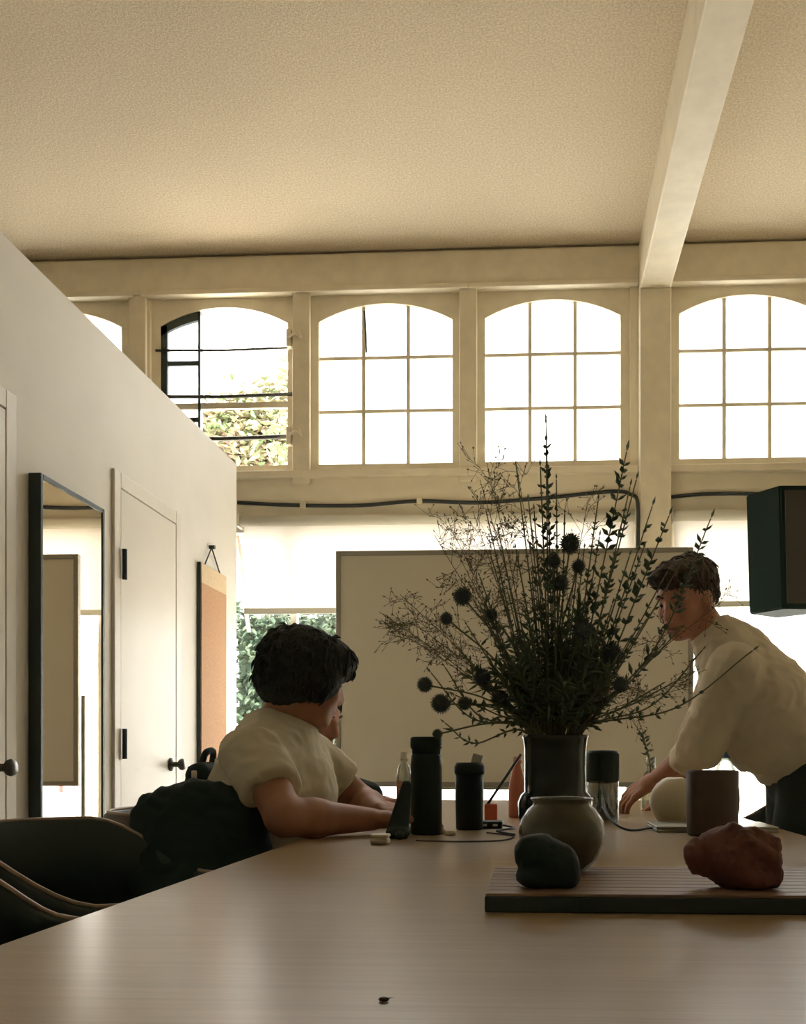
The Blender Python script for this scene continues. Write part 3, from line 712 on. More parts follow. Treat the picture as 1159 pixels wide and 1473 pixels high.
# ------------------------------------------------------------------ chairs
def make_chair(label, loc, rotz=0.0, m='chair_black'):
    """armchair with a bent band for back and arms; faces +X before rotation"""
    r = thing('armchair', label, 'chair', loc, 'armchairs round the table')
    R_ = Matrix.Rotation(rotz, 4, 'Z'); T_ = Matrix.Translation(loc) @ R_
    def put(name, bm, mm, sm=True):
        bmesh.ops.transform(bm, matrix=T_, verts=bm.verts); return obj(name, bm, mm, r, sm)
    n = 40; bm = NB(); rim = NB(); rings = []; top = []
    for k in range(n + 1):
        ph = math.radians(-128 + 256 * k / n); s = abs(math.degrees(ph))
        f = min(1, max(0, (s - 62) / 56)); f = f * f * (3 - 2 * f)
        ztop = 0.80 - 0.115 * f; zbot = 0.60 + 0.055 * f
        rad = 0.255 + 0.015 * f; c, sn = -math.cos(ph), math.sin(ph)
        ring = []
        for (dr, zz) in ((0.0, zbot), (0.022, zbot + 0.008), (0.022 + 0.018 * (1 - f), ztop - 0.01), (0.012 + 0.018 * (1 - f), ztop), (0.0 + 0.018 * (1 - f), ztop - 0.006)):
            ring.append(bm.verts.new(((rad + dr) * c, (rad + dr) * sn, zz)))
        rings.append(ring); top.append(((rad + 0.011 + 0.018 * (1 - f)) * c, (rad + 0.011 + 0.018 * (1 - f)) * sn, ztop - 0.001))
    for a_, b_ in zip(rings, rings[1:]):
        for k in range(5): bm.faces.new((a_[k], a_[(k + 1) % 5], b_[(k + 1) % 5], b_[k]))
    bm.faces.new(rings[0]); bm.faces.new(rings[-1][::-1])
    bk = put('backrest', bm, m)
    tube(rim, top, 0.0045, 6); bmesh.ops.transform(rim, matrix=T_, verts=rim.verts); obj('top_edge', rim, 'chair_rim_lit', bk, True)
    bm = NB(); lathe(bm, [(0, 0.425), (0.21, 0.425), (0.235, 0.44), (0.235, 0.46), (0.20, 0.478), (0, 0.482)], (0, 0, 0), 28, False); put('seat', bm, 'chair_black')
    for sx, sy_ in ((0.20, 0.235), (0.20, -0.235), (-0.16, 0.185), (-0.16, -0.185)):
        zt2 = 0.665 if sx > 0 else 0.62
        ex = (sx * 0.9, sy_ * 1.0 + (0.03 if sy_ > 0 else -0.03)) if sx > 0 else (sx * 1.16, sy_ * 1.16)
        bm = NB(); tube(bm, [(sx * 1.12, sy_ * 1.05, 0), (sx, sy_ * 0.97, 0.44), (ex[0], ex[1], zt2)], [0.013, 0.018, 0.013], 10); put('leg', bm, 'chair_black')
    bm = NB()
    for q in ((-0.17, -0.19, -0.17, 0.19), (0.2, -0.24, 0.2, 0.24), (-0.17, -0.19, 0.2, -0.24), (-0.17, 0.19, 0.2, 0.24)): tube(bm, [(q[0], q[1], 0.41), (q[2], q[3], 0.41)], 0.014, 8)
    put('seat_rail', bm, 'chair_black')
    return r
C3 = (-0.77, 2.42, 0)
make_chair('dark empty armchair beside the mirror, first from the head of the table', (-0.86, 1.22, 0))
make_chair('dark empty armchair beside the mirror, next to the chair with the jacket', (-0.84, 1.82, 0))
make_chair('brown wooden armchair with a black jacket over its back', C3, 0.0, 'chair_brown')
make_chair('dark armchair hung with a black backpack', (-0.72, 3.10, 0))
make_chair('dark armchair across the table, behind the person leaning over', (0.93, 3.66, 0), math.pi)

# jacket over the third chair
bm = Flesh(); bm.k = 0.03; jc = Vector((C3[0], C3[1], 0))
for i, p in enumerate(range(-118, -66, 6)):
    q = jc + Vector((-0.285 * math.cos(math.radians(p)), 0.285 * math.sin(math.radians(p)), 0)); o_ = (q - jc).normalized() * 0.022
    zt2 = 0.765 + 0.075 * math.sin(math.pi * (i + 1.2) / 10.4) ** 0.7
    cone(bm, q - o_ * 1.2 + Vector((0, 0, zt2 - 0.06)), q + Vector((0, 0, zt2)), 0.022, 0.026)
    cone(bm, q + Vector((0, 0, zt2)), q + o_ + Vector((0, 0, 0.65)), 0.026, 0.036)
    cone(bm, q + o_ + Vector((0, 0, 0.65)), q + o_ * 1.6 + Vector((0, 0, 0.46 + 0.02 * math.sin(i * 2.1))), 0.036, 0.042)
bm.k = 0.015
cone(bm, jc + Vector((0.10, -0.25, 0.76)), jc + Vector((0.20, -0.29, 0.56)), 0.046, 0.040)
jk = organic('jacket', bm, 'jacket', None, 0.007, 2, 0.007, 13)
tag(jk, 'black jacket draped over the brown armchair', 'jacket')
obj('collar', tube(NB(), smooth_pts([jc + Vector((0.06, -0.285, 0.815)), jc + Vector((-0.02, -0.290, 0.836)), jc + Vector((-0.09, -0.276, 0.832))]), 0.019, 8), 'jacket', jk, True)

# backpack on the fourth chair
bm = Flesh(); bx_ = -1.055
cone(bm, (bx_, 3.02, 0.875), (bx_, 3.18, 0.875), 0.040, 0.040); cone(bm, (bx_ - 0.005, 3.0, 0.66), (bx_ - 0.005, 3.2, 0.66), 0.046, 0.046); cone(bm, (bx_, 3.1, 0.87), (bx_ - 0.005, 3.1, 0.62), 0.040, 0.046, ((0, 1, 0), 2.2))
bp = organic('backpack', bm, 'jacket', None, 0.006, 3, 0.003, 18); tag(bp, 'black backpack hung behind the person in the cream shirt', 'backpack')
obj('handle', tube(NB(), smooth_pts([(bx_, 3.04, 0.905), (bx_ + 0.01, 3.05, 0.945), (bx_ + 0.01, 3.12, 0.95), (bx_, 3.14, 0.905)]), 0.011, 8), 'jacket', bp, True)
obj('buckle', B(bx_ - 0.010, bx_ + 0.006, 2.972, 2.984, 0.845, 0.89, 0.003), 'cap_cream', bp)
obj('strap', tube(NB(), smooth_pts([(bx_ - 0.02, 3.0, 0.90), (bx_ - 0.03, 2.972, 0.8), (bx_ - 0.03, 2.96, 0.64)]), 0.010, 8), 'jacket', bp, True)

# ------------------------------------------------------------------ people
def V(*a): return Vector(a)

def add_hand(bm, wrist, fwd, back, thumb, curl=0.5, spread=0.1, s=1.0):
    """palm and five fingers; fwd along the hand, back = normal of the back of the hand, thumb = thumb side"""
    f = Vector(fwd).normalized(); n = Vector(back); n = (n - f * n.dot(f)).normalized(); t = Vector(thumb); t = (t - f * t.dot(f) - n * t.dot(n)).normalized()
    w = Vector(wrist); k_old = bm.k; bm.k = 0.004
    cone(bm, w, w + f * 0.03 * s, 0.026 * s, 0.030 * s, (n, 0.75))
    for o, L in ((0.028, 0.085), (0.009, 0.090), (-0.010, 0.086), (-0.028, 0.078)):
        cone(bm, w + f * 0.012 + t * o * 0.6 * s, w + f * L * s + t * o * s, 0.016 * s, 0.0115 * s)
    for o, base, lens in ((0.030, 0.088, (0.040, 0.024, 0.019)), (0.010, 0.092, (0.044, 0.028, 0.020)), (-0.010, 0.088, (0.041, 0.026, 0.020)), (-0.030, 0.080, (0.032, 0.020, 0.018))):
        p = w + f * base * s + t * o * s; d = (f + t * (o * spread * 20)).normalized(); rad = [0.0098, 0.0090, 0.0082, 0.0070]
        for k in range(3):
            ang = curl * (0.55 + 0.35 * k); ax = t
            d = (d * math.cos(ang) - n * math.sin(ang)).normalized()
            q = p + d * lens[k] * s; cone(bm, p, q, rad[k] * s, rad[k + 1] * s, seg=10); p = q
    p = w + f * 0.028 * s + t * 0.026 * s; d = (f * 0.75 + t * 0.75 - n * 0.25 * (1 + curl)).normalized()
    for L, r0, r1 in ((0.040, 0.0145, 0.0115), (0.030, 0.0115, 0.0100), (0.024, 0.0100, 0.0080)):
        q = p + d * L * s; cone(bm, p, q, r0 * s, r1 * s, seg=10); p = q; d = (d + f * 0.35 - t * 0.2 * curl).normalized()
    bm.k = k_old

def add_head(bm, c, R, s=1.0):
    """c = centre of the skull, R = 3x3 with columns: face direction, left, up"""
    def P(x, y, z): return c + R @ Vector((x, y, z)) * s
    q = R.to_4x4().to_quaternion()
    ell(bm, P(-0.01, 0, 0.02), (0.098 * s, 0.076 * s, 0.098 * s), q)
    ell(bm, P(0.025, 0, -0.04), (0.068 * s, 0.062 * s, 0.082 * s), q)
    ell(bm, P(0.045, 0, -0.088), (0.040 * s, 0.045 * s, 0.034 * s), q)          # jaw and chin
    ell(bm, P(0.070, 0, -0.098), (0.022 * s, 0.025 * s, 0.018 * s), q)
    for y in (-1, 1):
        ell(bm, P(0.055, 0.036 * y, -0.028), (0.030 * s, 0.026 * s, 0.026 * s), q)   # cheeks
        ell(bm, P(-0.005, 0.078 * y, -0.018), (0.020 * s, 0.010 * s, 0.033 * s), q)  # ears
        ell(bm, P(0.074, 0.030 * y, 0.022), (0.016 * s, 0.026 * s, 0.009 * s), q)    # brows
        ell(bm, P(0.092, 0.012 * y, -0.038), (0.011 * s, 0.010 * s, 0.008 * s), q)   # nostrils
    cone(bm, P(0.082, 0, 0.014), P(0.104, 0, -0.030), 0.010 * s, 0.014 * s, seg=10)    # nose
    ell(bm, P(0.082, 0, -0.062), (0.014 * s, 0.024 * s, 0.008 * s), q); ell(bm, P(0.080, 0, -0.074), (0.014 * s, 0.021 * s, 0.008 * s), q)

def face_parts(parent, c, R, s=1.0):
    def P(x, y, z): return c + R @ Vector((x, y, z)) * s
    q = R.to_4x4().to_quaternion()
    for y in (-1, 1):
        e = obj('eye', ell(NB(), P(0.072, 0.031 * y, 0.002), (0.012 * s,) * 3), 'eye_white', parent, True)
        obj('iris', ell(NB(), P(0.0815, 0.031 * y, -0.001), (0.004 * s, 0.006 * s, 0.006 * s), q, 12, 8), 'eye_dark', e, True)
        obj('eyebrow', tube(NB(), [P(0.088, 0.014 * y, 0.024), P(0.087, 0.034 * y, 0.030), P(0.074, 0.050 * y, 0.024)], [0.003, 0.0045, 0.002], 6), 'hair_brown', parent, True)
    obj('lips', ell(NB(), P(0.088, 0, -0.068), (0.009 * s, 0.022 * s, 0.007 * s), q), 'lips', parent, True)

def basis(face, up=(0, 0, 1)):
    f = Vector(face).normalized(); u = Vector(up); l = u.cross(f).normalized(); u = f.cross(l).normalized()
    M = Matrix((f, l, u)).transposed(); return M

def hair_cap(name, c, R, blobs, m, parent, seed, locks, lock_len, s=1.0, mask=None):
    bm = Flesh(); bm.k = 0.03; q = R.to_4x4().to_quaternion()
    for (x, y, z, rx, ry, rz) in blobs: ell(bm, c + R @ Vector((x, y, z)) * s, (rx * s, ry * s, rz * s), q)
    o = organic(name, bm, m, parent, 0.005, 1, 0.003, 34, seed=seed)
    g = random.Random(int(seed * 10) + 1); vs_ = o.data.vertices; bm = NB()
    for _ in range(locks):
        v = vs_[g.randrange(len(vs_))]; loc = R.inverted() @ (v.co - c)
        if loc.z < -0.055 or (loc.x > 0.04 and loc.z < 0.035): continue
        n = v.normal; dwn = (R @ Vector((g.uniform(-0.6, 0.6), g.uniform(-0.6, 0.6), -1))); dwn = (dwn - n * dwn.dot(n)).normalized()
        L = lock_len * g.uniform(0.6, 1.3); k = g.uniform(0.05, 0.42)
        p0 = v.co - n * 0.004; p1 = p0 + dwn * L * 0.5 + n * L * k * 0.5; p2 = p0 + dwn * L + n * L * k * 0.15
        tube(bm, smooth_pts([p0, p1, p2], 3), [0.0036, 0.0038, 0.0036, 0.0032, 0.0026, 0.0018, 0.0008], 4)
    obj('hair_locks', bm, m, o, True, kind='stuff')
    return o

# --- seated person in the cream T-shirt -------------------------------------------------
def seated_person():
    r = thing('person', 'seated person in a cream T-shirt with dark wavy hair, forearms on the table', 'person', (-0.78, 2.42, 0))
    hc = at(440, 972, 2.40); R = basis((0.78, 0.60, -0.28))
    neck0 = V(-0.635, 2.405, 1.005); pel = V(-0.70, 2.43, 0.56); chest = V(-0.645, 2.405, 0.86)
    shR, shL = V(-0.645, 2.225, 0.935), V(-0.605, 2.575, 0.935)
    elR, elL = V(-0.545, 2.10, 0.800), V(-0.47, 2.66, 0.805)
    wrR, wrL = at(535, 1172, 2.27), at(545, 1162, 2.50); wrR.z = 0.785; wrL.z = 0.79
    bm = Flesh(); bm.k = 0.014
    add_head(bm, hc, R)
    cone(bm, neck0 + V(0, 0, 0.0), hc + R @ V(-0.02, 0, -0.05), 0.060, 0.056)
    cone(bm, pel, chest, 0.115, 0.125, ((0, 1, 0), 1.25)); cone(bm, chest, neck0 - V(0, 0, 0.07), 0.12, 0.09, ((0, 1, 0), 1.3))
    for sh, el, wr in ((shR, elR, wrR), (shL, elL, wrL)):
        cone(bm, sh, el, 0.052, 0.042); cone(bm, el, el.lerp(wr, 0.35), 0.042, 0.043); cone(bm, el.lerp(wr, 0.3), wr, 0.043, 0.027)
    add_hand(bm, wrR, V(1, 0.25, 0.0), V(0, 0.1, 1), V(0, 1, 0), 0.35); add_hand(bm, wrL, V(1, -0.2, 0.0), V(0, 0, 1), V(0, -1, 0), 0.35)
    kn = (V(-0.36, 2.32, 0.54), V(-0.36, 2.55, 0.54)); an = (V(-0.38, 2.31, 0.09), V(-0.38, 2.56, 0.09))
    for k, a_, y in zip(kn, an, (-0.09, 0.09)):
        cone(bm, pel + V(0, y, -0.01), k, 0.075, 0.052); cone(bm, k, a_, 0.05, 0.036); cone(bm, a_ + V(-0.03, 0, -0.05), a_ + V(0.13, 0, -0.06), 0.034, 0.028)
    organic('body', bm, 'skin', r, 0.0045, 3)
    # T-shirt
    bm = Flesh(); bm.k = 0.025
    cone(bm, pel + V(-0.01, 0, 0.0), chest + V(-0.005, 0, 0), 0.150, 0.148, ((0, 1, 0), 1.22), True)
    cone(bm, chest, neck0 + V(-0.005, 0, -0.055), 0.148, 0.105, ((0, 1, 0), 1.42))
    cone(bm, neck0 + V(-0.02, 0, -0.07), neck0 + V(0.004, 0, 0.014), 0.10, 0.072, None, False, True)
    for sh, el in ((shR, elR), (shL, elL)):
        cone(bm, sh + V(-0.01, 0, 0), sh.lerp(el, 0.60), 0.072, 0.068, None, False, True)
    cone(bm, V(-0.635, 2.30, 0.925), V(-0.63, 2.50, 0.925), 0.085, 0.085)
    sh_ = organic('t_shirt', bm, 'shirt', r, 0.006, 3, 0.005, 11)
    # small dark print on the upper back, laid on the cloth
    bm = NB(); me = sh_.data
    for c, rx, rz in ((V(-0.730, 2.33, 0.985), 0.018, 0.010), (V(-0.746, 2.33, 0.958), 0.009, 0.014)):
        for f in me.polygons:
            d = f.center - c
            if (d.x / rx) ** 2 + (d.z / rz) ** 2 < 1 and abs(d.y) < 0.10 and f.normal.y < 0.3:
                bm.faces.new([bm.verts.new(me.vertices[k].co + me.vertices[k].normal * 0.0015) for k in f.vertices])
    bmesh.ops.remove_doubles(bm, verts=bm.verts, dist=0.0004); obj('print', bm, 'print', sh_, True)
    # trousers
    bm = Flesh()
    cone(bm, pel + V(-0.01, -0.06, 0.0), pel + V(-0.01, 0.06, 0.0), 0.118, 0.118)
    for k, a_, y in zip(kn, an, (-0.09, 0.09)): cone(bm, pel + V(0, y, -0.01), k, 0.092, 0.068); cone(bm, k, a_, 0.068, 0.055, None, False, True)
    organic('trousers', bm, 'trousers', r, 0.009, 3)
    for a_ in an:
        bm = Flesh(); cone(bm, a_ + V(-0.035, 0, -0.048), a_ + V(0.15, 0, -0.058), 0.041, 0.034); organic('shoe', bm, 'rubber', r, 0.008, 2)
    hair_cap('hair', hc, R, [(-0.028, 0, 0.028, 0.102, 0.092, 0.088), (-0.052, 0, -0.025, 0.070, 0.084, 0.072), (0.030, 0, 0.055, 0.078, 0.084, 0.054),
             (0.000, 0.056, -0.008, 0.066, 0.042, 0.060), (0.000, -0.056, -0.008, 0.066, 0.042, 0.060), (0.066, 0.0, 0.046, 0.034, 0.064, 0.038)], 'hair_dark', r, 1.0, 1300, 0.026)
    face_parts(r, hc, R)
seated_person()

# --- person leaning over the table from the right ----------------------------------------
def leaning_person():
    r = thing('person', 'person in a loose white shirt and dark trousers leaning over the table', 'person', (0.88, 3.05, 0))
    hc = at(985, 858, 3.0); R = basis((-0.62, -0.62, -0.42), (0.10, -0.05, 1))
    nb = V(0.55, 3.01, 1.285); chest = V(0.67, 3.02, 1.115); pel = V(0.86, 3.06, 0.91)
    shN, shF = V(0.575, 2.83, 1.185), V(0.62, 3.22, 1.19)
    elN, elF = at(1008, 1072, 2.93), V(0.56, 3.40, 0.98)
    wrN, wrF = at(944, 1120, 3.12), V(0.50, 3.36, 0.815); 
    bm = Flesh(); add_head(bm, hc, R)
    cone(bm, nb, hc + R @ V(-0.03, 0, -0.05), 0.060, 0.055)
    cone(bm, pel, chest, 0.12, 0.13, ((0, 1, 0), 1.25)); cone(bm, chest, nb + V(0.05, 0, -0.04), 0.12, 0.085, ((0, 1, 0), 1.35))
    for sh, el, wr in ((shN, elN, wrN), (shF, elF, wrF)):
        cone(bm, sh, el, 0.05, 0.040); cone(bm, el, el.lerp(wr, 0.35), 0.040, 0.040); cone(bm, el.lerp(wr, 0.3), wr, 0.040, 0.026)
    add_hand(bm, wrN, (at(886, 1156, 3.18) - wrN), V(-0.3, -0.5, 0.8), V(-0.2, 0.8, 0.2), 0.55, s=1.08)
    add_hand(bm, wrF, V(-0.5, 0.0, -0.25), V(0, 0, 1), V(0, -1, 0), 0.1)
    hips = (pel + V(0, -0.09, -0.03), pel + V(0, 0.09, -0.03)); kn = (V(0.765, 2.95, 0.49), V(0.84, 3.19, 0.49)); an = (V(0.88, 2.94, 0.09), V(0.98, 3.21, 0.09))
    for h, k, a_ in zip(hips, kn, an):
        cone(bm, h, k, 0.085, 0.056); cone(bm, k, a_, 0.054, 0.038); cone(bm, a_ + V(0.03, 0, -0.05), a_ + V(-0.13, 0, -0.06), 0.034, 0.028)
    organic('body', bm, 'skin_pale', r, 0.0045, 3)
    bm = Flesh()
    bm.k = 0.03; cone(bm, pel.lerp(chest, 0.16), chest, 0.150, 0.152, ((0, 1, 0), 1.2), True); cone(bm, chest, nb + V(0.045, 0, -0.045), 0.152, 0.10, ((0, 1, 0), 1.45))
    cone(bm, nb + V(0.07, 0, -0.05), nb + V(-0.012, 0, 0.045), 0.098, 0.070, None, False, True)
    cone(bm, V(0.64, 3.0, 1.08), V(0.72, 3.03, 0.93), 0.12, 0.10, ((0, 1, 0), 1.25), False, True)                # the loose front hangs down
    for sh, el, wr, e in ((shN, elN, wrN, 0.46), (shF, elF, wrF, 0.7)):
        cone(bm, sh, el, 0.072, 0.062); cone(bm, el, el.lerp(wr, e), 0.060, 0.043, None, False, True)
    organic('shirt', bm, 'shirt_white', r, 0.006, 3, 0.006, 10, seed=4.0)
    bm = Flesh(); cone(bm, pel + V(0.0, -0.06, -0.01), pel + V(0.0, 0.06, -0.01), 0.128, 0.128); cone(bm, pel + V(0, 0, -0.02), pel.lerp(chest, 0.22), 0.15, 0.140, ((0, 1, 0), 1.2), False, True)
    for h, k, a_ in zip(hips, kn, an): cone(bm, h, k, 0.122, 0.085); cone(bm, k, a_, 0.085, 0.070, None, False, True)
    organic('trousers', bm, 'trousers', r, 0.009, 3)
    for a_ in an:
        bm = Flesh(); cone(bm, a_ + V(0.035, 0, -0.048), a_ + V(-0.15, 0, -0.058), 0.041, 0.034); organic('shoe', bm, 'rubber', r, 0.008, 2)
    hair_cap('hair', hc, R, [(-0.025, 0, 0.045, 0.098, 0.084, 0.075), (-0.06, 0, 0.0, 0.056, 0.076, 0.07), (0.045, 0.0, 0.085, 0.052, 0.066, 0.030), (0.085, -0.012, 0.085, 0.030, 0.040, 0.020)],
             'hair_brown', r, 2.0, 420, 0.028)
    face_parts(r, hc, R)
leaning_person()

# --- third person, mostly hidden behind the seated one ------------------------------------
def hidden_person():
    r = thing('person', 'seated person in dark clothes, mostly hidden behind the one in the cream T-shirt', 'person', (-0.82, 3.1, 0))
    hc = at(450, 1030, 3.02); R = basis((0.90, -0.30, -0.34))
    nb = V(-0.77, 3.08, 0.93); chest = V(-0.76, 3.1, 0.80); pel = V(-0.76, 3.12, 0.56)
    bm = Flesh(); add_head(bm, hc, R, 0.92); cone(bm, nb, hc + R @ V(-0.03, 0, -0.05), 0.052, 0.05)
    cone(bm, pel, chest, 0.115, 0.115, ((0, 1, 0), 1.2)); cone(bm, chest, nb, 0.11, 0.07, ((0, 1, 0), 1.3))
    arms = ((V(-0.78, 2.93, 0.87), V(-0.60, 2.92, 0.785), at(520, 1150, 3.0)), (V(-0.78, 3.27, 0.87), V(-0.58, 3.36, 0.79), at(540, 1145, 3.2)))
    for sh, el, wr in arms:
        wr.z = 0.785; cone(bm, sh, el, 0.045, 0.038); cone(bm, el, wr, 0.038, 0.025)
    add_hand(bm, arms[0][2], V(1, 0.1, 0), V(0, 0, 1), V(0, 1, 0), 0.35, s=0.92); add_hand(bm, arms[1][2], V(1, -0.1, 0), V(0, 0, 1), V(0, -1, 0), 0.35, s=0.92)
    kn = (V(-0.40, 3.02, 0.54), V(-0.40, 3.22, 0.54)); an = (V(-0.42, 3.02, 0.09), V(-0.42, 3.22, 0.09))
    for k, a_, y in zip(kn, an, (-0.08, 0.08)):
        cone(bm, pel + V(0, y, -0.01), k, 0.07, 0.05); cone(bm, k, a_, 0.048, 0.035); cone(bm, a_ + V(-0.03, 0, -0.05), a_ + V(0.12, 0, -0.06), 0.033, 0.028)
    organic('body', bm, 'skin_pale', r, 0.0055, 3)
    bm = Flesh(); cone(bm, pel, chest, 0.14, 0.135, ((0, 1, 0), 1.2), True); cone(bm, chest, nb + V(0, 0, -0.03), 0.13, 0.08, ((0, 1, 0), 1.4))
    for sh, el, wr in arms: cone(bm, sh, el, 0.062, 0.052); cone(bm, el, el.lerp(wr, 0.3), 0.05, 0.048, None, False, True)
    organic('sweater', bm, 'trousers', r, 0.008, 3, 0.004, 12)
    bm = Flesh(); cone(bm, pel + V(0, -0.05, 0), pel + V(0, 0.05, 0), 0.112, 0.112)
    for k, a_, y in zip(kn, an, (-0.08, 0.08)): cone(bm, pel + V(0, y, -0.01), k, 0.085, 0.064); cone(bm, k, a_, 0.064, 0.05, None, False, True)
    organic('trousers', bm, 'trousers', r, 0.009, 3)
    for a_ in an:
        bm = Flesh(); cone(bm, a_ + V(-0.035, 0, -0.048), a_ + V(0.14, 0, -0.058), 0.040, 0.033); organic('shoe', bm, 'rubber', r, 0.008, 2)
    hair_cap('hair', hc, R, [(-0.03, 0, 0.035, 0.10, 0.088, 0.085), (-0.05, 0, -0.02, 0.066, 0.080, 0.080), (0.015, 0, 0.066, 0.062, 0.072, 0.036)], 'hair_dark', r, 3.0, 150, 0.02, 0.92)
    face_parts(r, hc, R, 0.92)
hidden_person()

# ------------------------------------------------------------------ things on the table
# wooden slab
s0 = at(698, 1285, 1.15); SZ = TZ + 0.022
sx0, sx1, sy0, sy1 = s0.x, s0.x + 0.62, 1.13, 1.42
r = thing('serving_board', 'long dark-edged wooden board lying across the table', 'board', ((sx0 + sx1) / 2, (sy0 + sy1) / 2, TZ))
obj('core', B(sx0, sx1, sy0, sy1, TZ, SZ - 0.003, 0.002), 'slab_edge', r)
ns = 9
for k in range(ns):
    y0 = sy0 + 0.001 + (sy1 - sy0 - 0.002) * k / ns; y1 = sy0 + 0.001 + (sy1 - sy0 - 0.002) * (k + 1) / ns
    obj('slat', B(sx0 + 0.001, sx1 - 0.001, y0 + 0.0015, y1 - 0.0015, SZ - 0.004, SZ, 0.001), 'slab', r)

# round ceramic jar
jp = at(808, 1200, 1.36)
prof = [(0.0, 0), (0.030, 0), (0.034, 0.003), (0.050, 0.018), (0.0590, 0.040), (0.0605, 0.055), (0.057, 0.072), (0.048, 0.086), (0.041, 0.092), (0.040, 0.097), (0.044, 0.1005), (0.043, 0.103), (0.037, 0.1015), (0.035, 0.095), (0.040, 0.085), (0.050, 0.06), (0.045, 0.03), (0.0, 0.02)]
tag(obj('ceramic_jar', lathe(NB(), prof, (jp.x, 1.36, SZ), 40, False), 'ceramic', None, True), 'round olive glazed ceramic jar on the wooden board', 'jar')

# dark lumpy stone in front of it
dp = at(782, 1250, 1.19); bm = Flesh(); bm.k = 0.006
ell(bm, (dp.x - 0.008, 1.195, SZ + 0.040), (0.028, 0.026, 0.026)); ell(bm, (dp.x + 0.008, 1.195, SZ + 0.026), (0.036, 0.028, 0.030)); ell(bm, (dp.x - 0.004, 1.19, SZ + 0.012), (0.030, 0.026, 0.014)); ell(bm, (dp.x + 0.026, 1.19, SZ + 0.012), (0.018, 0.02, 0.013))
tag(organic('dark_stone', bm, 'stone_dark', None, 0.003, 3, 0.0012, 40), 'smooth black stone on the board in front of the jar', 'stone')

# reddish lump
rp = at(1055, 1240, 1.20); bm = Flesh(); bm.k = 0.006
ell(bm, (rp.x + 0.012, 1.20, SZ + 0.036), (0.044, 0.034, 0.036)); ell(bm, (rp.x + 0.022, 1.195, SZ + 0.016), (0.034, 0.032, 0.018)); ell(bm, (rp.x - 0.012, 1.21, SZ + 0.050), (0.026, 0.024, 0.022))
ell(bm, (rp.x - 0.044, 1.205, SZ + 0.038), (0.013, 0.014, 0.020)); cone(bm, (rp.x - 0.044, 1.205, SZ + 0.034), (rp.x - 0.01, 1.20, SZ + 0.022), 0.012, 0.020); ell(bm, (rp.x + 0.045, 1.20, SZ + 0.048), (0.012, 0.014, 0.014)); cone(bm, (rp.x + 0.0, 1.2, SZ + 0.066), (rp.x + 0.03, 1.2, SZ + 0.060), 0.012, 0.010)
tag(organic('clay_lump', bm, 'clay_red', None, 0.003, 2, 0.003, 45), 'rough reddish brown lump standing on the wooden board', 'sculpture')

# flower vase
vp = at(798, 1150, 2.32); VX, VY = vp.x, 2.32
prof = [(0, 0), (0.070, 0), (0.078, 0.006), (0.088, 0.045), (0.0885, 0.075), (0.083, 0.092), (0.074, 0.100), (0.0735, 0.15), (0.074, 0.20), (0.077, 0.225), (0.080, 0.232), (0.076, 0.234), (0.070, 0.222), (0.068, 0.12), (0.072, 0.06), (0.06, 0.015), (0, 0.012)]
tag(obj('flower_vase', lathe(NB(), prof, (VX, VY, TZ), 48, False), 'vase_glass', None, True), 'tall dark glass vase with a bulging foot holding the bouquet', 'vase')
VTOP = TZ + 0.234

# tall bottles
def bottle(name, px, Y, prof, m, label, cat='bottle'):
    p = at(px, 1150, Y); t = thing(name, label, cat, (p.x, Y, TZ)); obj('body', lathe(NB(), prof, (p.x, Y, TZ), 32, False), m, t, True); return t, p.x
t, x = bottle('thermos_bottle', 613, 2.28, [(0, 0), (0.034, 0), (0.037, 0.004), (0.037, 0.165), (0.035, 0.185), (0.032, 0.19), (0, 0.19)], 'bottle_black', 'tall black flask with a ribbed screw lid')
obj('lid', lathe(NB(), [(0, 0.188), (0.033, 0.188), (0.034, 0.20), (0.037, 0.203), (0.038, 0.212), (0.037, 0.226), (0.034, 0.229), (0, 0.229)], (x, 2.28, TZ), 32, False), 'bottle_dark', t, True)
t, x = bottle('travel_tumbler', 675, 2.44, [(0, 0), (0.032, 0), (0.034, 0.004), (0.0355, 0.08), (0.036, 0.14), (0, 0.14)], 'bottle_black', 'short black tumbler with a slanted drinking tab')
obj('lid', lathe(NB(), [(0, 0.139), (0.037, 0.139), (0.0385, 0.145), (0.0385, 0.158), (0.034, 0.168), (0, 0.168)], (x, 2.44, TZ), 32, False), 'bottle_dark', t, True)
bm = NB(); box(bm, -0.013, 0.013, -0.006, 0.006, 0, 0.026, 0.002); bmesh.ops.rotate(bm, verts=bm.verts, cent=(0, 0, 0), matrix=Matrix.Rotation(0.25, 3, 'Y')); bmesh.ops.translate(bm, verts=bm.verts, vec=(x + 0.016, 2.44, TZ + 0.164)); obj('drinking_tab', bm, 'laptop', t)
# plastic drinks bottle
t, x = bottle('drinks_bottle', 581, 2.72, [(0, 0), (0.020, 0), (0.021, 0.006), (0.021, 0.13), (0.017, 0.152), (0.0095, 0.166), (0.0095, 0.178), (0, 0.178)], 'glass_item', 'slim clear plastic bottle with a printed label beside the tall flask')
obj('label', lathe(NB(), [(0.0215, 0.05), (0.0215, 0.115)], (x, 2.72, TZ), 24, False), 'label_paper', t, True)
obj('cap', lathe(NB(), [(0, 0.178), (0.011, 0.176), (0.012, 0.180), (0.011, 0.196), (0, 0.196)], (x, 2.72, TZ), 20, False), 'white_plastic', t, True)
